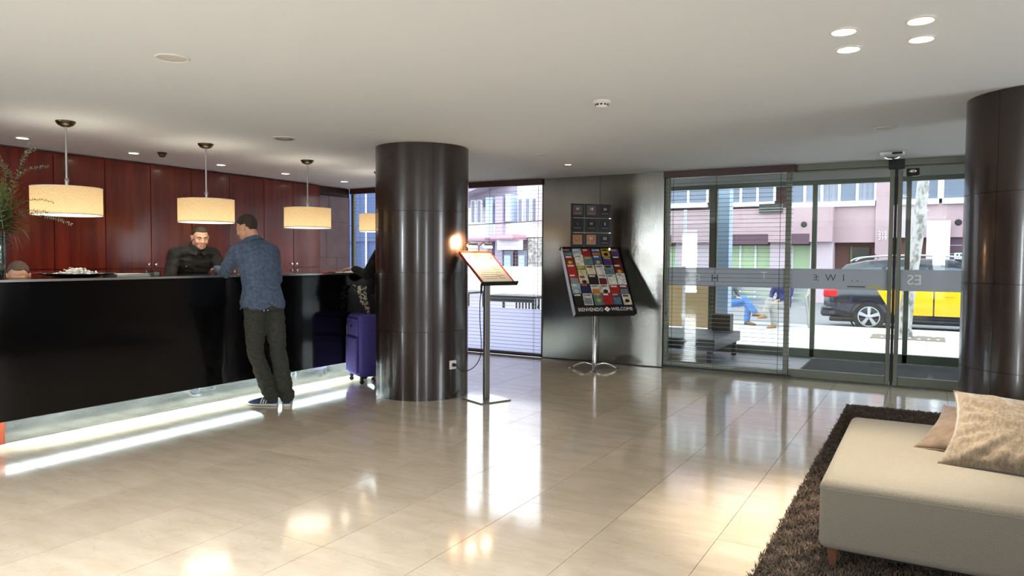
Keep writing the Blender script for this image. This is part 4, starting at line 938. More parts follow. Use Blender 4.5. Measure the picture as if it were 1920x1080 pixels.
for i, p in enumerate(spots):
    o = sw0 if i == 0 else sw0.copy()
    if i: COL.objects.link(o)
    o.location = p; o.rotation_euler = (rs_.uniform(-.5, .5), rs_.uniform(-.5, .5), rs_.uniform(0, 6.28)); tag(o, 'small white wrapped sweet heaped on the dark plate', 'sweet', 'wrapped sweets on the plate')
for i in range(7):
    x, y = -5.95+random.uniform(-.02, .02), 3.72+random.uniform(-.012, .012)
    o = MB().box(-.105, .105, -.15, .15, 0, .0028).build('leaflet', 'paper', None, loc=(x, y, 1.1855+i*.0032), rz=random.uniform(-.08, .08)); tag(o, 'flat white leaflet in the stack beside the sweets plate', 'leaflet', 'stack of white leaflets on the desk')
t = thing('acrylic_holder', 'clear acrylic card holder at the right end of the white leaflets', 'holder', (-5.84, 3.90, 1.185))
MB().box(-.05, .05, -.035, -.031, 0, .05).box(-.05, .05, .031, .035, .0, .045).box(-.05, .05, -.031, .031, 0, .003).build('shell', 'vase_glass', t); MB().box(-.042, .042, -.025, .025, .004, .035).build('cards', 'grille', t)
o = MB().box(-.10, .10, -.14, .14, 0, .002).build('form_sheet', 'paper', None, loc=(-5.76, 4.93, 1.186), rz=.2); tag(o, 'white form lying on the desk beside the man in blue', 'paper')
t = thing('ballpoint_pen', 'pen lying on the white form on the desk', 'pen', (-5.74, 4.9, 1.193)); MB().tube([(0, -.06, 0), (.02, .06, 0)], .004, 8).build('barrel', 'black', t); MB().tube([(.02, .06, 0), (.022, .072, 0)], [.003, .001], 8).build('tip', 'chrome', t)
# documents near the traveller
o = MB().box(-.12, .12, -.17, .17, 0, .006).build('passport_folder', 'paper', None, loc=(-5.72, 6.25, 1.1855), rz=.4); tag(o, 'pale folder on the far end of the desk by the traveller', 'folder')
o = MB().box(-.10, .10, -.14, .14, 0, .012).build('magazine', mat('mag', (150, 60, 50), .5), None, loc=(-5.95, 6.20, 1.1855), rz=-.2); tag(o, 'reddish magazine on the far end of the desk', 'magazine')
# suitcase
sc = thing('suitcase', 'upright violet-blue fabric suitcase on small wheels beside the dark pillar', 'suitcase', (-5.33, 6.02, 0), math.radians(-28))
mat('case_violet', (74, 66, 150), .8, c2=(92, 84, 172), scale=(60, 60, 60), bump=.2); mat('case_trim', (34, 30, 70), .7)
MB().box(-.20, .20, -.12, .12, .075, .745).build('shell', 'case_violet', sc, bevel=.045, seg=5, smooth=60)
MB().box(-.165, .165, -.150, -.115, .115, .50).build('front_pocket', 'case_violet', sc, bevel=.02, seg=4, smooth=60)
MB().box(-.155, .155, -.138, -.115, .52, .70).build('upper_pocket', 'case_violet', sc, bevel=.015, seg=4, smooth=60)
for z, x0, x1 in ((.505, -.15, .15), (.705, -.15, .15)): MB().tube([(x0, -.142 if z < .6 else -.128, z), (x1, -.142 if z < .6 else -.128, z)], .004, 6).build('zip', 'case_trim', sc)
MB().tube([(-.17, -.128, .12), (-.178, -.128, .60), (-.16, -.12, .70)], .004, 6).build('zip', 'edge_metal', sc)
MB().box(-.03, .03, -.141, -.137, .61, .625).build('emblem_plate', 'edge_metal', sc)
MB().tube(catmull([(-.205, -.03, .30), (-.228, -.03, .33), (-.228, -.03, .48), (-.205, -.03, .51)]), .009, 8).build('side_handle', 'case_trim', sc, smooth=60)
MB().tube(catmull([(-.07, 0, .742), (-.06, 0, .772), (.06, 0, .772), (.07, 0, .742)]), .010, 8).build('top_handle', 'case_trim', sc, smooth=60)
for x in (-.16, .16):
    for y in (-.08, .08):
        w_ = MB().box(x-.018, x+.018, y-.018, y+.018, .045, .08).build('wheel_housing', 'black', sc, bevel=.005); MB().tube([(x-.010, y, .023), (x+.010, y, .023)], .023, 16).build('wheel', 'rubber', w_, smooth=50)
# patterned scarf hanging from the traveller's bag
t = thing('patterned_scarf', 'black and white patterned scarf hanging above the violet suitcase', 'scarf', (-5.42, 6.12, .95))
mat('scarf_print', (22, 20, 20), .8, c2=(224, 214, 200), scale=(38, 38, 38), detail=3, ramp=(.46, .54))
vs = []; fs = []; n1, n2 = 22, 16
for i in range(n1+1):
    for j in range(n2+1):
        s_, v = i/n1, j/n2; x = lerp(-.16, .05, s_)+.05*v; z = .10-.02*s_-v*(.06+.30*s_)+.008*math.sin(s_*30+v*4); y = .018*math.sin(s_*16+v*5)*(1-.3*v)
        vs.append((x*.8, y+x*.25, z))
for i in range(n1):
    for j in range(n2): a = i*(n2+1)+j; fs.append((a, a+n2+1, a+n2+2, a+1))
o = MB().add(vs, fs).build('cloth', 'scarf_print', t, smooth=80); o.modifiers.new('s', 'SOLIDIFY').thickness = .004
for i in range(12):
    s_ = i/11; MB().tube([vs[int(s_*n1)*(n2+1)+n2], V(vs[int(s_*n1)*(n2+1)+n2])+V(.002, 0, -.03)], .002, 5).build('tassel', 'scarf_print', t)
t = thing('handbag', 'dark shoulder bag of the traveller hanging behind the suitcase', 'bag', (-5.17, 6.12, .70))
MB().box(-.12, .10, -.06, .06, 0, .26).build('bag_body', 'coat_black', t, bevel=.03, seg=3, smooth=60); MB().tube(catmull([(-.09, 0, .25), (-.05, 0, .55), (.04, .02, .72), (.08, 0, .25)]), .008, 6).build('strap', 'coat_black', t)
# ================================================================ vase with flowers
vz = thing('glass_vase', 'tall clear glass vase at the left end of the desk', 'vase', (-5.85, 2.665, 1.185))
MB().lathe([(.001, 0), (.062, 0), (.068, .01), (.072, .12), (.080, .34), (.076, .34), (.066, .12), (.058, .014), (.001, .014)], n=32).build('glass_body', 'vase_glass', vz, smooth=50)
mat('pebble', (150, 140, 124), .6, c2=(100, 92, 80), scale=(40, 40, 40))
o = MB()
for i in range(60):
    a = i*2.4; r_ = .05*math.sqrt(random.random()); o.ell((r_*math.cos(a), r_*math.sin(a), .02+.18*random.random()), (.012, .010, .008), n=8, m=4)
q = o.build('pebble_fill', 'pebble', vz, smooth=60); q['kind'] = 'stuff'
fl = thing('flower_arrangement', 'loose green bouquet with feathery eucalyptus sprays in the vase at the left', 'flowers', (-5.85, 2.665, 1.50))
mat('stem_green', (92, 104, 66), .6); mat('leaf_grey', (138, 148, 122), .6, c2=(176, 182, 156), scale=(40, 40, 40)); mat('leaf_green', (66, 96, 40), .55, c2=(110, 140, 66), scale=(30, 30, 30)); mat('leaf_dark', (34, 52, 30), .6, c2=(70, 96, 44), scale=(30, 30, 30)); mat('leaf_pale', (196, 196, 160), .55); mat('berry_red', (150, 34, 30), .35)
rf = random.Random(11)
def leaf(mb, p, d, ln, wd, droop=.0):
    d = V(d).normalized(); x = d.cross(V(0, 0, 1)); x = x.normalized() if x.length > .05 else V(1, 0, 0); x = (x+V(rf.uniform(-.5, .5), rf.uniform(-.5, .5), rf.uniform(-.5, .5))).normalized(); x = (x-d*x.dot(d)).normalized(); up = x.cross(d); pts = []
    for q, w_ in ((0, .15), (.3, .9), (.6, 1), (.85, .55), (1, .05)):
        c = V(p)+d*ln*q+V(0, 0, -droop*q*q*ln); pts.append((c-x*wd*w_/2+up*wd*.12*w_, c, c+x*wd*w_/2+up*wd*.12*w_))
    vs = [q for r_ in pts for q in r_]; fs = []
    for i in range(4):
        for j in range(2): a = i*3+j; fs.append((a, a+1, a+4, a+3))
    mb.add(vs, fs)
def P_(y, z, x=-5.85): return V(x, y, z)
def spray(pts, lm, n, ln, wd, name='eucalyptus_spray', dens=1, ang=.9):
    st = catmull(pts, 8); o_ = MB().tube(st, [lerp(.0030, .0010, i/len(st)) for i in range(len(st))], 6).build(name, 'stem_green', fl, world=True)
    mb = MB()
    for i in range(n):
        q = (i+.5)/n; k = min(int((.12+.88*q)*(len(st)-1)), len(st)-2); p = st[k]; d = (st[k+1]-st[k]).normalized(); s_ = -1 if i % 2 else 1
        sd = d.cross(V(.8, -.4, .1)).normalized()*s_; dd = (d*.55+sd*ang+V(rf.uniform(-.5, .5), rf.uniform(-.3, .3), rf.uniform(-.25, .25))).normalized(); leaf(mb, p, dd, ln*(1-.35*q), wd*(1-.35*q))
    l_ = mb.build('leaves', lm, o_, world=True, smooth=60); l_['kind'] = 'stuff'
spray([P_(2.68, 1.45), P_(2.74, 1.70), P_(2.83, 1.95), P_(2.90, 2.12), P_(2.93, 2.20)], 'leaf_grey', 56, .030, .011)
spray([P_(2.82, 1.92), P_(2.88, 1.98), P_(2.97, 2.02), P_(3.06, 2.04)], 'leaf_grey', 30, .022, .009)
spray([P_(2.86, 2.04), P_(2.90, 2.12), P_(2.97, 2.16)], 'leaf_grey', 20, .024, .010)
spray([P_(2.66, 1.6, -5.8), P_(2.74, 1.9, -5.82), P_(2.73, 2.03), P_(2.70, 2.09)], 'leaf_grey', 36, .030, .011)
spray([P_(2.80, 1.92), P_(2.76, 2.0), P_(2.68, 2.09), P_(2.60, 2.12)], 'leaf_grey', 26, .026, .010)
spray([P_(2.70, 1.60), P_(2.84, 1.74), P_(2.98, 1.78), P_(3.09, 1.765)], 'leaf_dark', 34, .022, .008)
spray([P_(2.70, 1.55), P_(2.86, 1.66), P_(3.02, 1.66), P_(3.13, 1.635), P_(3.22, 1.60)], 'leaf_grey', 52, .026, .010)
spray([P_(2.70, 1.55, -5.80), P_(2.84, 1.68, -5.8), P_(2.95, 1.69, -5.8), P_(3.02, 1.685, -5.8)], 'leaf_dark', 30, .022, .009)
spray([P_(2.66, 1.55, -5.7), P_(2.6, 1.8, -5.65), P_(2.5, 2.0, -5.6)], 'leaf_grey', 34, .030, .011)
spray([P_(2.66, 1.55, -5.95), P_(2.72, 1.8, -6.05), P_(2.78, 1.98, -6.1)], 'leaf_grey', 34, .030, .011)
mb = MB()
for i in range(1500):     # dense feathery green head
    u = rf.gauss(0, 1); v = rf.gauss(0, 1); w_ = rf.gauss(0, 1); p = V(-5.85+u*.07, 2.695+v*.062, 1.725+w_*.085); d = (p-V(-5.85, 2.68, 1.58)).normalized()
    leaf(mb, p, d+V(rf.uniform(-.4, .4), rf.uniform(-.4, .4), rf.uniform(-.4, .4)), .026, .0036)
q = mb.build('feathery_foliage', 'leaf_green', fl, world=True, smooth=60); q['kind'] = 'stuff'
mb = MB()
for i in range(760):
    p = V(-5.85+rf.gauss(0, .055), 2.69+rf.gauss(0, .055), 1.60+rf.gauss(0, .05)); d = (p-V(-5.85, 2.665, 1.52)).normalized(); leaf(mb, p, d+V(0, 0, -.2), .045, .013, .3)
q = mb.build('dark_foliage', 'leaf_dark', fl, world=True, smooth=60); q['kind'] = 'stuff'
for (p, d, ln, wd, m_) in ((P_(2.76, 1.63), (0.1, .55, -.35), .16, .028, 'leaf_green'), (P_(2.78, 1.62), (.1, .35, -.6), .15, .024, 'leaf_green'), (P_(2.74, 1.60), (.1, .28, -.9), .17, .026, 'leaf_green'), (P_(2.78, 1.57), (.1, .25, -.9), .15, .026, 'leaf_pale'),
                           (P_(2.83, 1.58), (0, .5, -.5), .11, .024, 'leaf_pale'), (P_(2.80, 1.55), (.1, .35, -.8), .14, .020, 'leaf_pale'), (P_(2.74, 1.70), (.1, .7, .5), .12, .030, 'leaf_green'), (P_(2.72, 1.66), (.2, .5, .1), .13, .030, 'leaf_green'), (P_(2.70, 1.74), (.2, .5, .6), .12, .026, 'leaf_green')):
    mb = MB(); leaf(mb, p, d, ln, wd, .25); mb.build('long_leaf', m_, fl, world=True, smooth=60)
for k in range(5):
    MB().ell((-5.81+rf.uniform(-.02, .02), 2.80+rf.uniform(-.02, .02), 1.665+rf.uniform(-.015, .015)), (.010, .010, .010), n=10, m=6).build('berry', 'berry_red', fl, world=True, smooth=60)
for k in range(8):
    a = k*.8; MB().tube([V(-5.85+.04*math.cos(a), 2.665+.04*math.sin(a), 1.22), V(-5.85+.02*math.cos(a+2), 2.67+.02*math.sin(a+2), 1.50), V(-5.85+.05*math.cos(a+2), 2.69+.05*math.sin(a+2), 1.66)], .003, 6).build('stem', 'stem_green', fl, world=True)
# ================================================================ vestibule furniture
t = thing('low_platform_bench', 'dark low wooden bench inside the glazed entrance behind the slat blind', 'bench', (-4.4, 9.15, 0))
mat('dark_wood', (58, 56, 66), .4, c2=(76, 74, 86), scale=(4, 40, 4))
for k in range(10): MB().box(0, 2.07, .02+k*.139, .02+k*.139+.134, .31, .345).build('slat', 'dark_wood', t, bevel=.003, seg=1)
MB().box(.0, 2.08, -.01, .015, .21, .34).box(.0, 2.08, 1.415, 1.44, .21, .34).box(2.06, 2.085, 0, 1.43, .21, .34).build('apron', 'dark_wood', t)
for x in (.04, .95, 1.98):
    for y in (.03, 1.36): MB().box(x, x+.06, y, y+.06, 0, .31).build('leg', 'dark_wood', t, bevel=.004)
t = thing('air_unit', 'dark box with louvres standing on the low bench behind the blind', 'box', (-2.53, 10.42, .346))
MB().box(-.13, .13, -.10, .10, 0, .24).build('casing', 'black', t, bevel=.008)
for k in range(5): MB().box(-.12, .12, -.106, -.10, .02+k*.045, .04+k*.045).build('louvre', 'alu_dark', t)
t = thing('door_mat', 'black entrance mat behind the sliding door glass', 'mat', (-1.33, 9.15, 0)); MB().box(0, 2.6, 0, 1.45, .0, .012).build('mat_pile', mat('mat_black', (40, 40, 44), .95, c2=(54, 54, 58), scale=(120, 120, 10), bump=.4), t, bevel=.003); MB().box(-.03, 0, -.0, 1.45, 0, .008).build('border', 'rubber', t)
# ================================================================ street outside
SZ = -.12
mat('paving', (206, 200, 202), .85, rand=.05, c2=(190, 184, 188), scale=(3, 3, 3), coord='World'); mat('asphalt', (120, 118, 122), .95, c2=(136, 134, 138), scale=(8, 8, 8)); mat('kerb_stone', (196, 192, 194), .85)
mat('pink_clad', (172, 144, 150), .85, c2=(182, 154, 160), scale=(.8, .8, .8)); mat('pink_pale', (192, 172, 182), .85); mat('brown_recess', (96, 62, 58), .8); mat('shutter', (92, 66, 80), .7); mat('win_white', (236, 236, 240), .6); mat('curtain', (150, 152, 166), .9, c2=(120, 124, 140), scale=(26, 26, .5)); mat('shop_glass', (176, 198, 158), .35); mat('window_dark', (104, 112, 132), .15)
mat('dark_blue', (56, 78, 120), .6); mat('far_wall', (232, 226, 232), .9); mat('pier_lavender', (168, 158, 178), .9); mat('win_blue', (172, 192, 216), .3); mat('stone_speckle', (190, 186, 180), .9, c2=(120, 116, 112), scale=(7, 7, 7), detail=3); mat('awning_pink', (196, 150, 166), .8); mat('roof_slate', (150, 144, 160), .8)
struct('ground', MB().box(-60, 40, 10.9, 90, -.40, -.26).box(-60, 40, -40, -4.3, -.4, -.14).box(4.8, 40, -4.3, 10.9, -.4, -.14).box(-60, -8.6, -4.3, 10.9, -.4, -.14).box(-8.6, -4.62, 9.0, 10.9, -.4, -.14), 'asphalt')
sw_ = struct_empty('pavement')
MB().box(-30, 14, 10.9, 17.6, -.26, SZ-.012).box(-30, -4.62, 9.0, 10.9, -.26, SZ-.012).build('bed', 'kerb_stone', sw_)
pm_ = MB().box(.004, .596, .004, .596, -.012, 0).mesh('paver'); pm_.materials.append(M['paving'])
for i in range(16):
    for j in range(11): link('paver', pm_, None, sw_, loc=(-5.4+i*.6, 10.95+j*.6, SZ))
MB().box(-30, 14, 17.6, 17.75, -.26, SZ).build('kerb', 'kerb_stone', sw_)
MB().box(-30, -5.4, 10.95, 17.55, -.13, SZ-.001).box(4.2, 14, 10.95, 17.55, -.13, SZ-.001).build('slab_field', 'paving', sw_)
# tree with pit
t = thing('street_tree', 'pale mottled plane tree trunk on the pavement in front of the taxi', 'tree', (-.32, 15.75, SZ))
mat('bark', (176, 170, 168), .9, c2=(112, 108, 104), scale=(9, 9, 5), detail=4, bump=.4, ramp=(.45, .6)); mat('tree_leaf', (120, 140, 90), .7)
MB().tube(catmull([(-.06, 0, -.02), (-.04, 0, .4), (.03, 0, 1.2), (.12, 0, 2.0), (.20, .05, 3.2), (.24, .1, 4.4), (.22, .1, 5.2)], 5), [.125-.0012*min(i, 34)+(.05 if i == 0 else .02 if i < 3 else 0) for i in range(31)], 14).build('trunk', 'bark', t, smooth=70)
for k, (a, z) in enumerate(((.4, 3.9), (2.3, 4.2), (4.0, 4.6), (5.3, 4.9))):
    MB().tube(catmull([(.22, .08, z), (.22+.6*math.cos(a), .08+.6*math.sin(a), z+.7), (.22+1.5*math.cos(a), .08+1.5*math.sin(a), z+1.6)], 5), .055, 8).build('branch', 'bark', t, smooth=70)
    mb = MB()
    for q in range(160):
        c = V(.22+1.4*math.cos(a)+random.gauss(0, .5), .08+1.4*math.sin(a)+random.gauss(0, .5), z+1.5+random.gauss(0, .4)); leaf(mb, c, V(random.gauss(0, 1), random.gauss(0, 1), random.gauss(-.3, .6)), .16, .14)
    q = mb.build('leaves', 'tree_leaf', t); q['kind'] = 'stuff'
t = thing('tree_pit', 'earth tree pit with stones at the foot of the pale trunk', 'pit', (-.32, 15.75, SZ))
MB().box(-.62, .62, -.42, .42, .0, .012).build('soil', mat('soil', (140, 124, 112), .95, c2=(110, 98, 88), scale=(20, 20, 20)), t)
for k in range(14): MB().ell((-.5+k*.077, random.uniform(-.35, -.2) if k % 2 else random.uniform(.1, .35), .018), (.03, .026, .018), n=8, m=5).build('stone', 'kerb_stone', t, smooth=60)
# ---------------------------------------------------------------- taxi
CX, CY, CZ = -2.14, 19.3, -.26
car = thing('taxi', 'black taxi estate car with yellow doors parked at the kerb', 'car', (CX, CY, CZ))
mat('car_black', (26, 28, 44), .18, coat=1.0); mat('car_yellow', (244, 186, 10), .3, coat=.6); mat('car_glass', (60, 74, 90), .06, spec=.8); mat('tail_red', (206, 30, 38), .25); mat('alloy', (206, 208, 212), .25, .6)
def cx_(x):
    zb = .26 if .35 < x < 4.5 else .34
    belt = np.interp(x, [0, .25, 1.2, 3.4, 4.2, 4.8], [.92, .99, 1.0, .96, .86, .66]); roof = np.interp(x, [0, .12, .42, .9, 1.6, 2.6, 3.1, 3.75, 4.0, 4.8], [.94, 1.15, 1.52, 1.63, 1.68, 1.66, 1.55, 1.08, .93, .68]); roof = max(roof, belt+.015)
    hw = np.interp(x, [0, .15, .6, 4.0, 4.5, 4.8], [.72, .86, .91, .91, .84, .60])
    rw = hw-.10-(roof-belt)*.22
    return zb, belt, roof, hw, rw
def csec(x, side):   # outline points from sill up to roof centre on one side
    zb, be, ro, hw, rw = cx_(x); s_ = side
    return [V(x, s_*(hw-.05), zb), V(x, s_*hw, zb+.12), V(x, s_*(hw+.012), .62), V(x, s_*hw, be-.06), V(x, s_*(hw-.03), be), V(x, s_*lerp(hw-.03, rw, .92), lerp(be, ro, .80)), V(x, s_*(rw-.05), lerp(be, ro, .95)), V(x, s_*rw*.6, ro)]
rings = []
for i in range(45):
    x = 4.8*i/44; a = csec(x, -1); b = csec(x, 1)[::-1]; rings.append(a+b)
mb = MB().loft(rings); mb.build('body_shell', 'car_black', car, smooth=35)
def surf(x, v, off):  # v 0..1 between belt (0) and roof rail (1), negative: below the belt
    zb, be, ro, hw, rw = cx_(x)
    if v >= 0: return V(x, -(lerp(hw-.03, lerp(hw-.03, rw, .92), v)+off), lerp(be, lerp(be, ro, .80), v))
    u = -v; z = lerp(be-.03, zb+.13, u); return V(x, -(hw+.012*(1-abs(u-.45)*2)+off), z)
def patch(poly_top, poly_bot, name, m, off, n=12):
    vs = []
    for i in range(n+1):
        q = i/n; xt = lerp(poly_top[0], poly_top[1], q); xb = lerp(poly_bot[0], poly_bot[1], q); xv0, xv1 = poly_top[2], poly_bot[2]
        for k in range(5): vs.append(surf(lerp(xt, xb, k/4), lerp(xv0, xv1, k/4), off))
    fs = [(i*5+k, (i+1)*5+k, (i+1)*5+k+1, i*5+k+1) for i in range(n) for k in range(4)]
    o_ = MB().add(vs, fs).build(name, m, car, smooth=50); return o_
for (a, b, c, d, nm) in ((.62, 1.22, .48, 1.22, 'quarter_window'), (1.30, 2.12, 1.30, 2.20, 'rear_window'), (2.22, 2.95, 2.30, 3.28, 'front_window')):
    patch((a, b, .90), (c, d, .10), nm, 'car_glass', .014)
for (a, b, nm) in ((1.12, 2.24, 'rear_door'), (2.27, 3.45, 'front_door')):
    o_ = patch((a, b, -.001), (a+(.34 if nm == 'rear_door' else 0), b, -.98), nm, 'car_yellow', .018)
    xh = a+.16; p = surf(xh+.1, -.18, .03); MB().box(p.x-.09, p.x+.09, p.y-.012, p.y+.005, p.z-.012, p.z+.014).build('door_handle', 'car_yellow', o_, bevel=.004)
MB().box(.14, 4.3, -.915, .915, .20, .30).build('sill', 'black', car, bevel=.03)
MB().box(-.06, .30, -.86, .86, .30, .56).build('rear_bumper', 'car_black', car, bevel=.07, seg=4, smooth=60); MB().box(-.065, .22, -.80, -.60, .36, .39).build('reflector', 'tail_red', car)
MB().box(.0, .32, -.885, -.62, .76, .94).build('tail_light', 'tail_red', car, bevel=.03, seg=3, smooth=60)
for s_ in (-1, 1):
    MB().tube(catmull([(.55, s_*.62, 1.60), (.8, s_*.63, 1.69), (1.8, s_*.64, 1.745), (2.8, s_*.63, 1.70), (3.0, s_*.62, 1.62)]), .018, 8).build('roof_rail', 'alloy', car, smooth=60)
sg = MB().prism([(-.16, 0), (.16, 0), (.12, .14), (-.12, .14)], -.09, .09, Matrix.Translation((2.72, -.25, 1.66)) @ Matrix(((0, 0, 1, 0), (1, 0, 0, 0), (0, 1, 0, 0), (0, 0, 0, 1)))).build('roof_sign', 'win_white', car, bevel=.01)
MB().box(2.66, 2.70, -.46, -.44, 1.70, 1.78).box(2.73, 2.77, -.46, -.44, 1.70, 1.78).build('sign_mark', mat('sign_green', (30, 110, 80), .4), car)
MB().tube([(1.1, 0, 1.66), (1.0, 0, 1.80)], .008, 6).build('aerial', 'black', car)
MB().ell((3.25, -1.0, 1.05), (.09, .10, .07), n=14, m=8).build('wing_mirror', 'car_black', car, smooth=60)
for (x, s_) in ((.98, -1), (3.82, -1), (.98, 1), (3.82, 1)):
    X = Matrix.Translation((x, s_*.84, .335)) @ Matrix.Rotation(-s_*math.pi/2 if s_ < 0 else -math.pi/2, 4, 'X') @ Matrix.Scale(1, 4)
    X = Matrix.Translation((x, s_*.84, .335)) @ Matrix(((1, 0, 0, 0), (0, 0, s_, 0), (0, 1, 0, 0), (0, 0, 0, 1)))
    mb = MB().lathe([(.385, -.10), (.400, -.10), (.405, .082), (.385, .082)], n=32); mb.v = [tuple(X @ V(p)) for p in mb.v]; mb.build('wheel_arch', 'black', car, smooth=40)
    mb = MB().lathe([(.22, -.09), (.325, -.09), (.335, -.06), (.335, .06), (.318, .088), (.225, .090)], n=36); mb.v = [tuple(X @ V(p)) for p in mb.v]; wo = mb.build('wheel', 'rubber', car, smooth=40)
    mb = MB().lathe([(.001, .02), (.23, .02), (.23, .03), (.001, .03)], n=32); mb.v = [tuple(X @ V(p)) for p in mb.v]; mb.build('brake_disc', 'black', wo)
    mb = MB().lathe([(.205, .05), (.232, .05), (.232, .094), (.212, .094)], n=36); mb.v = [tuple(X @ V(p)) for p in mb.v]; mb.build('rim', 'alloy', wo, smooth=40)
    mb = MB()
    for k in range(5):
        a = k*2*math.pi/5+.3; R_ = X @ Matrix.Rotation(a, 4, 'Z'); mb.add([R_ @ V(*p) for p in ((.03, -.035, .06), (.215, -.048, .075), (.215, .048, .075), (.03, .035, .06), (.03, -.025, .088), (.215, -.034, .092), (.215, .034, .092), (.03, .025, .088))], [(0, 1, 2, 3), (4, 5, 6, 7), (0, 1, 5, 4), (2, 3, 7, 6), (1, 2, 6, 5), (3, 0, 4, 7)])
    mb.ell(X @ V(0, 0, .08), (.045, .03, .045), n=12, m=6); mb.build('spokes', 'alloy', wo)
# ---------------------------------------------------------------- bench outside
t = thing('street_bench', 'metal street bench where the two people outside sit', 'bench', (-3.55, 17.05, SZ))
for k in range(4): MB().box(-1.1, 1.25, -.12+k*.11, -.03+k*.11, .42, .45).build('slat', 'alloy', t)
for k in range(3): MB().box(-1.1, 1.25, .33, .35, .52+k*.12, .60+k*.12).build('slat', 'alloy', t)
for x in (-1.08, 1.23):
    MB().tube(catmull([(x+.10 if x > 0 else x-.1, -.22, 0), (x+.04, -.16, .40), (x, -.10, .66), (x, .15, .70), (x, .36, .88)]), .025, 8).build('side_frame', 'grille', t, smooth=60); MB().tube([(x, .34, .70), (x, .36, 0)], .025, 8).build('leg', 'grille', t)
# ---------------------------------------------------------------- building across the street (plane Y=30)
b = thing('apartment_building', 'pink clad building across the street with white framed windows and shops', 'building', (-3, 30, -.26)); BY = 30
def bb(x0, x1, z0, z1, y0=0, y1=.3, m='pink_clad', n='cladding_panel', parent=None): return MB().box(x0, x1, BY+y0, BY+y1, z0, z1).build(n, m, parent or b, world=True)
bb(-12, 12, -.26, 9.0, .6, 1.0, 'brown_recess', 'rear_wall')
bb(-12, -1.75, 2.03, 3.38, .0, .6); bb(-12, -3.15, 2.05, 3.36, -.6, .0, 'pink_clad', 'projecting_bay')
bb(-1.75, -1.22, -.26, 9, -.1, .6, 'pink_clad', 'pier'); bb(-1.15, 12, 2.2, 3.42, .0, .6); bb(-12, 12, 4.35, 5.6, 0, .6); bb(-12, 12, 6.9, 9, 0, .6)
bb(-3.95, -3.15, -.26, 2.05, -.3, .6, 'pink_pale', 'pier'); bb(-5.42, -4.72, -.26, 2.05, -.3, .6, 'pink_pale', 'pier'); bb(-9.2, -7.3, -.26, 2.05, -.3, .6, 'pink_pale', 'pier'); bb(-12, -11, -.26, 2.05, -.3, .6, 'pink_pale', 'pier')
bb(-1.22, -.1, 2.2, 3.38, -.02, .0, 'pink_pale')
for (x0, x1) in ((-7.25, -5.45), (-4.66, -3.95), (-10.9, -9.3)):
    s = bb(x0, x1, -.2, 1.93, .2, .25, 'shop_glass', 'shop_window'); bb(x0, x1, 1.95, 2.05, -.1, .2, 'shutter', 'shutter_box'); bb(x0, x1, 1.97, 2.36, -.62, -.60, 'shutter', 'awning_box')
    nn = 3 if x1-x0 > 1 else 1
    for k in range(nn+1): bb(lerp(x0, x1, k/nn)-.04, lerp(x0, x1, k/nn)+.04, -.2, 1.93, .12, .2, 'win_white', 'mullion', s)
def win(x0, x1, z0, z1, n_, op='curtain', Y=0):
    f_ = bb(x0, x1, z0-.09, z0, Y-.08, Y+.1, 'win_white', 'window'); bb(x0, x1, z1, z1+.06, Y, Y+.1, 'win_white', 'window_head', f_)
    for k in range(n_+1): bb(lerp(x0, x1, k/n_)-.045, lerp(x0, x1, k/n_)+.045, z0, z1, Y, Y+.09, 'win_white', 'mullion', f_)
    for k in range(n_): bb(lerp(x0, x1, k/n_)+.045, lerp(x0, x1, (k+1)/n_)-.045, z0, z1, Y+.05, Y+.07, op if k % 3 else 'window_dark', 'pane', f_)
    bb(x0, x1, z0-.2, z0-.09, Y-.15, Y+.2, 'win_white', 'sill', f_)
win(-4.85, -1.78, 3.58, 4.35, 5); win(-7.3, -5.35, 3.68, 4.35, 3, 'window_dark'); win(-10.4, -8.0, 3.7, 4.35, 3, 'window_dark'); win(-.95, .25, 3.58, 4.35, 2, 'window_dark'); win(.35, 2.4, 3.58, 4.35, 2, 'curtain')
for x in (-10, -6.5, -3, .5, 4): win(x, x+2.4, 5.8, 6.85, 3, 'window_dark')
win(3.2, 6.5, 3.58, 4.35, 4)
bb(-5.78, -4.92, 3.18, 3.52, -.75, -.6, 'black', 'louvre_unit')
for k in range(3): bb(-5.78, -4.92, 3.24+k*.1, 3.26+k*.1, -.77, -.75, 'grille', 'louvre')
bb(-3.15, -1.75, -.26, 2.03, .45, .6, 'brown_recess', 'entrance_wall'); bb(-2.55, -1.95, -.26, 1.85, .35, .45, mat('entrance_glass', (60, 56, 52), .15), 'entrance_door'); bb(-2.6, -2.55, -.26, 1.9, .33, .45, 'stem_green', 'door_frame')
bb(-.1, .62, 1.0, 2.78, -.35, -.25, 'win_white', 'painted_reflection'); bb(.62, 3.5, -.26, 2.2, .1, .3, 'shutter', 'roller_shutter'); bb(-.95, -.1, -.26, 2.2, .3, .5, 'brown_recess', 'entrance_wall')  # the white slab paints a window's reflection in the door glass
for k in range(7): bb(.62, 3.5, .1+k*.3, .13+k*.3, .08, .1, 'pier_lavender', 'shutter_slat')
for (x, z) in ((-4.15, 2.71), (.86, 2.72)):
    o_ = MB().lathe([(.001, 0), (.10, 0), (.11, .02), (.08, .05), (.001, .05)], n=18); X = Matrix.Translation((x, BY-.6 if x < 0 else BY, z)) @ Matrix.Rotation(math.pi/2, 4, 'X'); o_.v = [tuple(X @ V(p)) for p in o_.v]; o_.build('round_vent', 'alu_dark', b, world=True)
for txt, z in (('215', 2.36), ('219', 2.18)):
    me = text_mesh(txt, .20, .01); me.transform(MW[b.name].inverted() @ Matrix.Translation((-1.50, BY-.12, z)) @ RX); link('house_number', me, 'win_white', b)
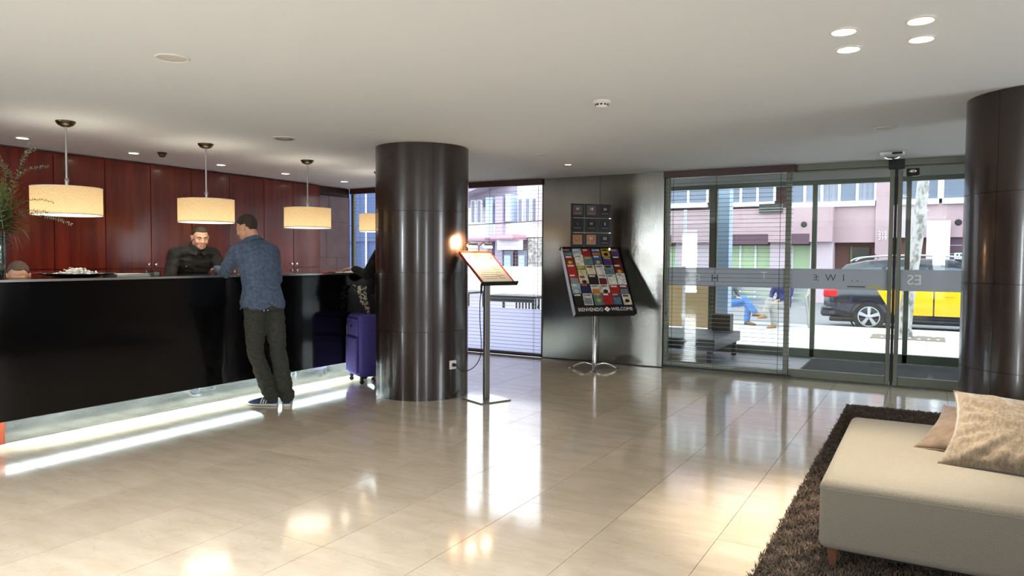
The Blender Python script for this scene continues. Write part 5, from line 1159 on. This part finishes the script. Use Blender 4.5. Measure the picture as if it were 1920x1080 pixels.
# ---------------------------------------------------------------- older building seen through window_1
c_ = thing('corner_building', 'pale building with bay windows and awnings seen through the left window', 'building', (-22, 30, -.26))
def cb(x0, x1, z0, z1, y0=0, y1=.3, m='far_wall', n='facade_panel', parent=None): return MB().box(x0, x1, BY+y0, BY+y1, z0, z1).build(n, m, parent or c_, world=True)
cb(-36, -12.2, -.26, 4.2, .6, 1.2, 'far_wall', 'rear_wall'); cb(-36, -12.2, 2.35, 3.05, 0, .6); cb(-17.9, -12.2, 4.2, 7.5, .5, 1.2)
MB().prism([(-20.2, 4.25), (-17.6, 4.95), (-17.6, 5.15), (-20.2, 4.35)], BY-.9, BY+1.2, Matrix(((1, 0, 0, 0), (0, 0, 1, 0), (0, 1, 0, 0), (0, 0, 0, 1)))).build('roof', 'roof_slate', c_, world=True)
MB().prism([(-20.2, 3.9), (-17.3, 3.9), (-17.3, 5.0), (-17.9, 4.9), (-20.2, 4.27)], BY+.3, BY+1.2, Matrix(((1, 0, 0, 0), (0, 0, 1, 0), (0, 1, 0, 0), (0, 0, 0, 1)))).build('gable_wall', 'roof_slate', c_, world=True)
cb(-18.05, -17.65, -.26, 4.3, -.3, .6, 'pier_lavender', 'pier'); cb(-18.75, -18.35, 2.35, 4.3, -.05, .6, 'win_blue', 'bay_window'); cb(-18.6, -18.35, 1.0, 2.35, -.1, .6, 'pier_lavender', 'pier'); cb(-17.55, -17.25, 3.1, 4.4, -.2, .6, 'win_blue', 'bay_window')
for x0 in (-19.6, -19.25, -16.95, -16.55, -16.2): 
    f_ = cb(x0, x0+.26, 3.05, 4.2, -.05, .1, 'win_white', 'window'); cb(x0+.05, x0+.21, 3.1, 4.15, -.08, -.05, 'window_dark', 'pane', f_)
cb(-15.95, -12.5, 2.9, 4.9, -.05, .6, 'pink_pale', 'rendered_wall'); cb(-19.9, -18.0, 2.18, 2.32, -1.3, .6, 'awning_pink', 'awning'); cb(-17.7, -16.5, 2.22, 2.45, -1.3, .6, 'awning_pink', 'awning'); cb(-17.75, -16.4, 1.75, 2.2, -.6, -.5, 'win_white', 'shop_blind')
for x0, x1 in ((-17.65, -17.1), (-16.85, -16.35)):
    f_ = cb(x0, x1, -.2, 1.72, -.2, .1, 'window_dark', 'shop_door'); cb(x0+.08, x1-.12, .2, 1.5, -.25, -.2, 'win_blue', 'door_pane', f_)
cb(-16.98, -16.88, -.2, 1.72, -.25, .1, 'brown_recess', 'door_post'); cb(-16.3, -15.5, -.26, 2.3, -.2, .6, 'stone_speckle', 'stone_pier'); cb(-15.4, -12.5, -.2, 2.0, .3, .6, 'window_dark', 'shop_window')
cb(-21.5, -12.2, -.26, 1.0, -2.4, -2.2, 'win_white', 'garden_wall')
cb(-36, -21.5, 2.2, 6.5, -.1, .6, 'dark_blue', 'glazed_block'); cb(-36, -21.5, -.2, 2.2, 0, .6, 'dark_blue', 'glazed_block')
for k in range(10): cb(-29.5+k*.8, -29.42+k*.8, -.2, 6.5, -.15, -.1, 'far_wall', 'mullion')
for nm_, r_, zz in (('overhead_cable', .02, (3.0, 2.72, 2.90)), ('overhead_cable', .010, (2.5, 2.12, 2.2))):
    MB().tube([(-30, 29.9, zz[0]+.1), (-29.5, 26, zz[0]), (-18.5, 26, zz[1]), (-12.8, 26, zz[2]), (-12.4, 29.9, zz[2]+.1)], r_, 6).build(nm_, 'black', c_, world=True)
# terrace table seen through window_1
def terrace_table(x, y, label, w_=1.1):
    t = thing('terrace_table', label, 'table', (x, y, SZ)); 
    MB().box(0, w_, -.35, .35, .76, .80).build('table_top', 'alu_dark', t, bevel=.006); MB().box(.04, w_-.04, -.33, -.31, .68, .76).build('apron', 'alu_dark', t)
    for xx in (.05, w_-.1):
        for yy in (-.30, .27): MB().box(xx, xx+.04, yy, yy+.03, 0, .76).build('leg', 'alu_dark', t)
    return t
terrace_table(-7.15, 11.7, 'dark terrace table outside the left window')
t = thing('slatted_chair', 'dark metal slatted chair back beside the terrace table outside', 'chair', (-6.9, 12.1, SZ))
for k in range(14): MB().box(.02+k*.07, .045+k*.07, 0, .02, .45, .74).build('slat', 'alu_dark', t)
MB().box(0, 1.0, 0, .03, .72, .76).box(0, 1.0, 0, .03, .42, .46).build('back_rail', 'alu_dark', t); MB().box(0, 1.0, .0, .45, .40, .43).build('seat', 'alu_dark', t)
for xx in (.0, .97):
    for yy in (0, .42): MB().box(xx, xx+.03, yy, yy+.03, 0, .42).build('leg', 'alu_dark', t)
terrace_table(-8.7, 12.4, 'small dark terrace table at the left edge of the window view', .8)
# pale terrace column and tan screen near the entrance
t = thing('terrace_column', 'pale blue column outside behind the slat blind', 'column', (-2.98, 11.6, SZ)); MB().box(0, .24, 0, .24, 0, 2.9).build('shaft', 'win_blue', t); MB().box(-.02, .26, -.02, .26, 0, .12).build('foot', 'alloy', t)
t = thing('terrace_screen', 'tan lower panels with glass above beside the entrance, behind the blind', 'screen', (-4.6, 11.9, SZ)); mat('tan_panel', (206, 170, 120), .7)
for k in range(3): MB().box(.05+k*.52, .52+k*.52, 0, .03, .35, 1.1).build('panel', 'tan_panel', t); MB().box(k*.52, .04+k*.52, 0, .05, 0, 2.3).build('post', 'win_white', t); MB().box(.05+k*.52, .52+k*.52, .01, .02, 1.1, 2.3).build('pane', 'clear_glass', t)
for o in list(bpy.data.objects):
    if o.type == 'MESH' and len(o.data.materials) == 0: print('NOMAT', o.name)
